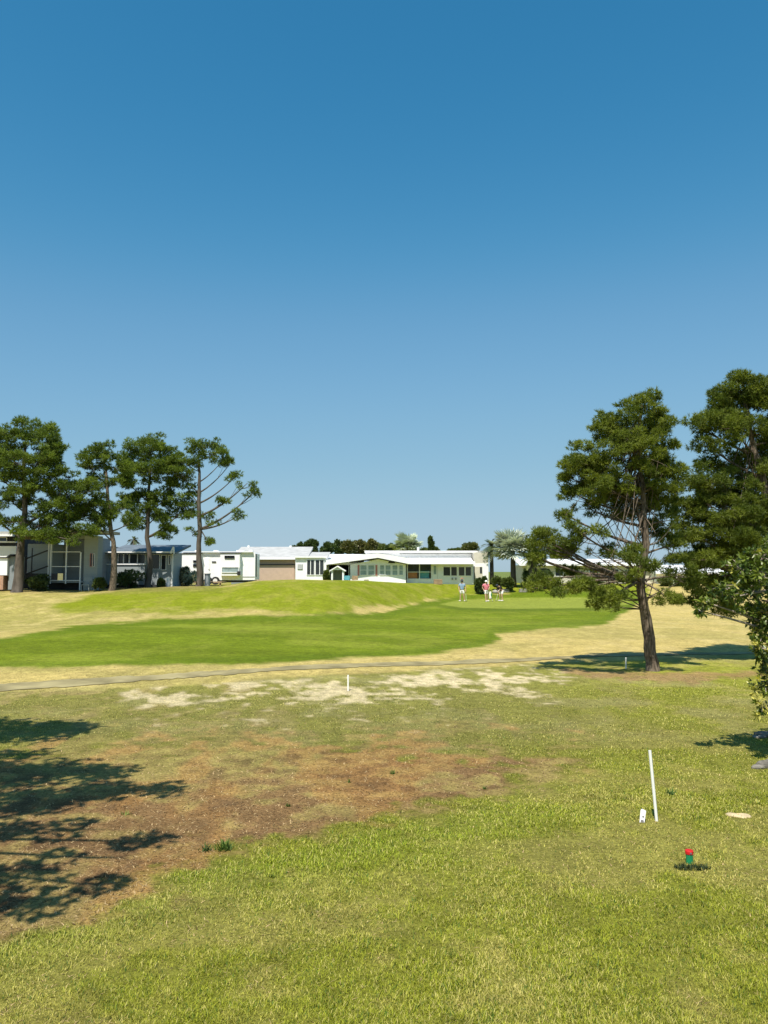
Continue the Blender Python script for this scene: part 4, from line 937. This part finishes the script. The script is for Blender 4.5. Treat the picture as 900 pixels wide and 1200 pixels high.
def weed(px, py, hpx, n, lab, col=(.09, .15, .03), w=1.):
    b = G(px, py); h = hpx / FPX * b.y * .8
    x = b.x + rng.normal(0, h * .22 * w, n); y = b.y + rng.normal(0, h * .22, n)
    V, F, Cc = blades(x, y, h * rng.uniform(.5, 1.1, n), h * rng.uniform(.06, .14, n), rng.uniform(.3, 1.0, n), np.tile(np.array(col), (n, 1)) * rng.uniform(.6, 1.5, (n, 1)))
    tag(link('weed', npmesh('weed', V, F, 3, Cc), M['grass']), lab, 'weed', 'weeds in the bare patch')
for a in [(263, 996, 18, 60, 'taller leafy weed at the lower edge of the brown patch'), (241, 997, 14, 34, 'small dark weed just left of the taller weed on the brown patch', (.06, .10, .03)), (460, 907, 8, 36, 'small bright weed in the brown patch right of centre'),
          (338, 945, 7, 34, 'tiny green weed in the middle of the brown patch'), (409, 917, 7, 28, 'tiny weed on the brown patch between its centre and the bright weed'), (148, 955, 9, 26, 'pale green weed beside the tree shadow on the brown patch', (.17, .22, .05), 2.),
          (568, 925, 7, 30, 'low weed at the right side of the brown patch'), (785, 932, 12, 40, 'dark green weed in the lawn right of the leaning pipe', (.07, .13, .03)), (320, 1028, 7, 40, 'dark weed where the brown patch meets the green lawn', (.06, .12, .02), 2.)]:
    weed(*a)
b = G(865, 956)
V = MB().blob((b.x, b.y, -.01), (.12, .10, .026), 4, .45, 22, 12).build('sand_mound', M['sand'], None, True); tag(V, 'small pale sand mound in the lawn right of the leaning pipe', 'sand mound')
for (px, py, r_, lab, sd) in [(898, 863, (.20, .12, .065), 'flat grey rock at the right edge below the leafy branches', 1), (898, 899, (.17, .10, .08), 'jagged grey rock with dark cleft at the right edge, the nearer of two', 2)]:
    b = G(px, py); q = MB(); q.blob((b.x + .05, b.y, .01), r_, sd, .3, 18, 12); q.blob((b.x - .12, b.y - .05, .0), (r_[0] * .55, r_[1] * .6, r_[2] * .6), sd + 4, .35, 14, 10)
    o = q.build('rock', M['rock'], None, False); tag(o, lab, 'rock', 'grey rocks at the right edge')

# ------------------------------------------------------------ golfers
def skin_mesh(name, verts, edges, radii, m, parent, root=0, sub=1):
    me = bpy.data.meshes.new(name); me.from_pydata([tuple(v) for v in verts], edges, []); me.update()
    o = link(name, me, m, parent)
    md = o.modifiers.new('skin', 'SKIN'); md.use_smooth_shade = True
    for i, r in enumerate(radii):
        sv = me.skin_vertices[0].data[i]; sv.radius = (r, r) if not hasattr(r, '__len__') else r; sv.use_root = (i == root)
    sb = o.modifiers.new('sub', 'SUBSURF'); sb.levels = sub; sb.render_levels = 2
    return o
def golfer(label, px, py, d, J, shirt, cap, flip=1, rot=0, hair='hair', putter=True):
    """J: joints in a local frame, x right, y away, z up"""
    b = at(px, d)
    root = thing('person', label, 'person', b, 'golfers on the putting green')
    cr, sr = math.cos(rot), math.sin(rot)
    T = lambda p: b + Vector((p[0] * cr - p[1] * sr, p[0] * sr + p[1] * cr, p[2]))
    names = list(J); V = []; E = []; Rd = []; idx = {}
    def add(k, p, r): idx[k] = len(V); V.append(T(p)); Rd.append(r)
    RAD = dict(pelvis=(.145, .115), waist=(.135, .105), chest=(.165, .12), neck=.055, head0=.075, head1=.10, head2=.085, shL=.065, elL=.045, wrL=.03, shR=.065, elR=.045, wrR=.03,
               hipL=.09, knL=.058, anL=.038, toL=.035, hipR=.09, knR=.058, anR=.038, toR=.035)
    for k in J: add(k, J[k], RAD[k])
    for a, c in (('pelvis', 'waist'), ('waist', 'chest'), ('chest', 'neck'), ('neck', 'head0'), ('head0', 'head1'), ('head1', 'head2'), ('chest', 'shL'), ('shL', 'elL'), ('elL', 'wrL'), ('chest', 'shR'), ('shR', 'elR'), ('elR', 'wrR'),
                 ('pelvis', 'hipL'), ('hipL', 'knL'), ('knL', 'anL'), ('anL', 'toL'), ('pelvis', 'hipR'), ('hipR', 'knR'), ('knR', 'anR'), ('anR', 'toR')): E.append((idx[a], idx[c]))
    for s in 'LR':      # hand with five fingers
        w = Vector(J['wr' + s]); e = Vector(J['el' + s]); dr = (w - e).normalized(); sd = dr.cross(Vector((0, 1, .2))).normalized(); fw = dr.cross(sd)
        add('pm' + s, w + dr * .07, (.038, .02)); E.append((idx['wr' + s], idx['pm' + s]))
        for f, (o, l) in enumerate(((-.03, .065), (-.011, .075), (.009, .07), (.028, .055))):
            add(f'f{f}{s}', w + dr * .10 + sd * o, .009); add(f'g{f}{s}', w + dr * (.10 + l * .6) + sd * o + fw * .03, .008); E += [(idx['pm' + s], idx[f'f{f}{s}']), (idx[f'f{f}{s}'], idx[f'g{f}{s}'])]
        add('t' + s, w + dr * .06 - sd * .045, .011); add('u' + s, w + dr * .10 - sd * .06 + fw * .015, .009); E += [(idx['pm' + s], idx['t' + s]), (idx['t' + s], idx['u' + s])]
    body = skin_mesh('body', V, E, Rd, M['skin'], root, idx['pelvis'])
    g = lambda k: T(J[k]); lerp = lambda a, c, t: Vector(J[a]).lerp(Vector(J[c]), t)
    sv = [T(lerp('pelvis', 'waist', .35)), g('waist'), g('chest'), T(lerp('chest', 'neck', .6)), g('shL'), T(lerp('shL', 'elL', .75)), g('shR'), T(lerp('shR', 'elR', .75))]
    skin_mesh('shirt', sv, [(0, 1), (1, 2), (2, 3), (2, 4), (4, 5), (2, 6), (6, 7)], [(.16, .135), (.155, .13), (.185, .14), .07, .088, .075, .088, .075], M[shirt], root, 1)
    sv = [g('pelvis'), T(lerp('pelvis', 'waist', .4)), g('hipL'), T(lerp('hipL', 'knL', .8)), g('hipR'), T(lerp('hipR', 'knR', .8))]
    skin_mesh('shorts', sv, [(0, 1), (0, 2), (2, 3), (0, 4), (4, 5)], [(.165, .14), (.16, .135), .115, .095, .115, .095], M['shorts'], root, 0)
    h1, h2 = g('head1'), g('head2'); ax = (h2 - h1).normalized()
    fdir = Vector((J['toL'][0] - J['anL'][0], J['toL'][1] - J['anL'][1], 0)).normalized(); fdir = Vector((fdir.x * cr - fdir.y * sr, fdir.x * sr + fdir.y * cr, 0))
    cb = MB(); cb.blob(h1.lerp(h2, .55), (.112, .118, .098), 1, .0, 16, 10); cb.build('cap', M[cap], root, True)
    br = MB(); c0 = h1.lerp(h2, .45) + fdir * .12; br.blob(c0, (.075, .075, .014), 1, 0, 12, 6); br.build('cap_brim', M[cap], root, True)
    hb = MB(); hb.blob(h1 - fdir * .025, (.102, .106, .085), 2, 0, 14, 8); hb.build('hair', M[hair], root, True)
    fc = MB(); fc.blob(h1 + fdir * .105 - ax * .01, (.016, .016, .026), 1, 0, 8, 6); fc.build('nose', M['skin'], root, True)
    sdv = fdir.cross(Vector((0, 0, 1)))
    for s in (-1, 1): MB().blob(h1 + fdir * .092 + sdv * s * .034 + ax * .018, (.012, .012, .009), 1, 0, 8, 6).build('eye', M['dirt'], root, True)
    MB().blob(h1 + fdir * .094 - ax * .05, (.026, .014, .007), 1, 0, 8, 6).build('mouth', M['red'], root, True)
    for s in 'LR':
        a, t_ = g('an' + s), g('to' + s); q = MB(); q.blob(a.lerp(t_, .5) + Vector((0, 0, -.02)), (.062 + abs((t_ - a).x) * .55, .062 + abs((t_ - a).y) * .55, .05), 1, 0, 12, 8); q.build('shoe', M['shoe'], root, True)
    return root, T
def putter(label, a, c):
    r = thing('golf_putter', label, 'golf club', c, 'putters held by the golfers')
    MB().tube([a, a.lerp(c, .25)], .016, 8).build('grip', M['rubber'], r); MB().tube([a.lerp(c, .25), c + Vector((0, 0, .03))], .008, 6).build('shaft', M['tag'], r)
    MB().box(c.x - .06, c.x + .06, c.y - .02, c.y + .02, c.z + .003, c.z + .035).build('head', M['metal'], r)
dP = 63.5
stand = dict(pelvis=(0, 0, .95), waist=(0, 0, 1.10), chest=(0, 0, 1.32), neck=(0, 0, 1.49), head0=(0, -.01, 1.56), head1=(0, -.02, 1.63), head2=(0, -.01, 1.70),
             shL=(-.19, 0, 1.40), elL=(-.27, -.03, 1.14), wrL=(-.22, -.14, .93), shR=(.19, 0, 1.40), elR=(.27, .02, 1.14), wrR=(.30, -.04, .90),
             hipL=(-.10, 0, .90), knL=(-.13, -.02, .50), anL=(-.16, 0, .09), toL=(-.20, -.15, .04), hipR=(.10, 0, .90), knR=(.14, -.02, .50), anR=(.19, .02, .09), toR=(.23, -.13, .04))
_, T = golfer('golfer in blue-grey shirt and pale shorts standing at the left of the three', 541, 706, dP, stand, 'shirt_blue', 'cap_dark', rot=-.2)
putter('putter held upright by the golfer in the blue-grey shirt', T((.30, -.06, .86)), T((.36, -.2, .02)))
walk = dict(stand); walk.update(chest=(-.03, -.05, 1.31), neck=(-.04, -.07, 1.47), head0=(-.04, -.09, 1.54), head1=(-.04, -.11, 1.61), head2=(-.03, -.10, 1.68), shL=(-.22, -.04, 1.39), elL=(-.30, .05, 1.15), wrL=(-.24, -.08, .95),
             shR=(.17, -.04, 1.39), elR=(.25, -.10, 1.15), wrR=(.12, -.26, 1.02), knL=(-.10, -.12, .50), anL=(-.08, -.16, .09), toL=(-.10, -.31, .04), knR=(.14, .06, .50), anR=(.20, .16, .10), toR=(.26, .02, .04))
_, T = golfer('golfer in pink shirt, white cap and white shorts, middle of the three', 569, 706, dP - .5, walk, 'shirt_pink', 'cap_white', rot=.3)
putter('putter held low by the golfer in the pink shirt', T((.12, -.30, 1.0)), T((.34, -.5, .02)))
bend = dict(pelvis=(.12, 0, .86), waist=(.04, 0, .99), chest=(-.12, 0, 1.14), neck=(-.24, 0, 1.24), head0=(-.29, 0, 1.27), head1=(-.345, 0, 1.28), head2=(-.39, 0, 1.31),
            shL=(-.15, -.18, 1.18), elL=(-.22, -.17, .92), wrL=(-.24, -.05, .72), shR=(-.15, .18, 1.18), elR=(-.22, .17, .92), wrR=(-.24, .04, .77),
            hipL=(.10, -.11, .82), knL=(.00, -.15, .47), anL=(.06, -.18, .09), toL=(-.10, -.19, .04), hipR=(.10, .11, .82), knR=(.02, .15, .47), anR=(.08, .18, .09), toR=(-.08, .19, .04))
_, T = golfer('golfer in black shirt and white shorts bending over a putt, right of the three', 586, 705, dP + .5, bend, 'shirt_black', 'cap_dark', rot=.5)
putter('putter gripped by the bending golfer in black', T((-.24, 0, .80)), T((-.48, 0, .02)))
bb = at(573.5, 66)
r = thing('golf_bag', 'pale and green golf bag standing behind the golfer in pink', 'golf bag', bb)
MB().tube([bb, bb + Vector((.03, .05, .1)), bb + Vector((.05, .22, .85))], [.11, .13, .13], 12).build('bag_body', M['beige'], r, True)
MB().blob(bb + Vector((.16, .04, .5)), (.07, .08, .18), 2, .1).build('pocket', M['green_plastic'], r, True)
for k in range(4): MB().tube([bb + Vector((.10 + .03 * k - .05, .22, .86)), bb + Vector((.12 + .05 * k - .05, .26, 1.05))], [.012, .02], 6).build('club', M['metal'], r)
for s in (-1, 1): MB().tube([bb + Vector((.08, .16, .65)), bb + Vector((.08 + s * .22, .45, 0))], .01, 5).build('stand_leg', M['metal'], r)

r.scale = (.75, .75, .75)
# ------------------------------------------------------------ camera, light, render settings
cam = bpy.data.cameras.new('camera'); co = bpy.data.objects.new('camera', cam); C.objects.link(co)
co.location = (0, 0, HC); co.rotation_euler = (R(90) + PIT, 0, 0)
cam.sensor_fit = 'VERTICAL'; cam.sensor_height = 36; cam.lens = 36 * FPX / 1200; cam.clip_end = 20000; cam.clip_start = .05
S.camera = co
w = bpy.data.worlds.new('World'); S.world = w; w.use_nodes = True; nt = w.node_tree
sky = nt.nodes.new('ShaderNodeTexSky'); sky.sky_type = 'NISHITA'; sky.sun_disc = False; sky.sun_elevation = el; sky.sun_rotation = R(197)
sky.air_density = 1.0; sky.dust_density = .3; sky.ozone_density = 1.2; sky.altitude = 0
bg = nt.nodes['Background']; bg.inputs['Strength'].default_value = .115
sep = nt.nodes.new('ShaderNodeSeparateColor'); cmb = nt.nodes.new('ShaderNodeCombineColor'); nt.links.new(sky.outputs['Color'], sep.inputs['Color'])
GRADE = [[(0, 0), (.09, .021), (.12, .040), (.186, .108), (.386, .198), (.65, .258), (1, .285)], [(0, 0), (.148, .131), (.30, .258), (.55, .345), (.75, .374), (1, .395)], [(0, 0), (.269, .275), (.477, .415), (.7, .455), (1, .47)]]
for k, pts in enumerate(GRADE):      # tones of the clear sky : a clean blue that never washes out near the horizon
    a = nt.nodes.new('ShaderNodeMath'); a.operation = 'MULTIPLY'; a.inputs[1].default_value = .1; nt.links.new(sep.outputs[k], a.inputs[0])
    fc_ = nt.nodes.new('ShaderNodeFloatCurve'); cv = fc_.mapping.curves[0]
    cv.points[0].location = pts[0]; cv.points[-1].location = pts[-1]
    for p in pts[1:-1]: cv.points.new(*p)
    fc_.mapping.update(); nt.links.new(a.outputs[0], fc_.inputs['Value'])
    m_ = nt.nodes.new('ShaderNodeMath'); m_.operation = 'MULTIPLY'; m_.inputs[1].default_value = 10; nt.links.new(fc_.outputs['Value'], m_.inputs[0]); nt.links.new(m_.outputs[0], cmb.inputs[k])
nt.links.new(cmb.outputs['Color'], bg.inputs['Color'])
sl = bpy.data.lights.new('sun', 'SUN'); sl.energy = 5.0; sl.angle = R(.5); sl.color = (1, .94, .84)
so = bpy.data.objects.new('sun', sl); C.objects.link(so); so.rotation_euler = LD.to_track_quat('-Z', 'Y').to_euler(); so.location = (-20, -40, 60)
S.view_settings.view_transform = 'Standard'; S.view_settings.look = 'None'; S.view_settings.gamma = 1; S.view_settings.exposure = .39
S.render.engine = 'CYCLES'
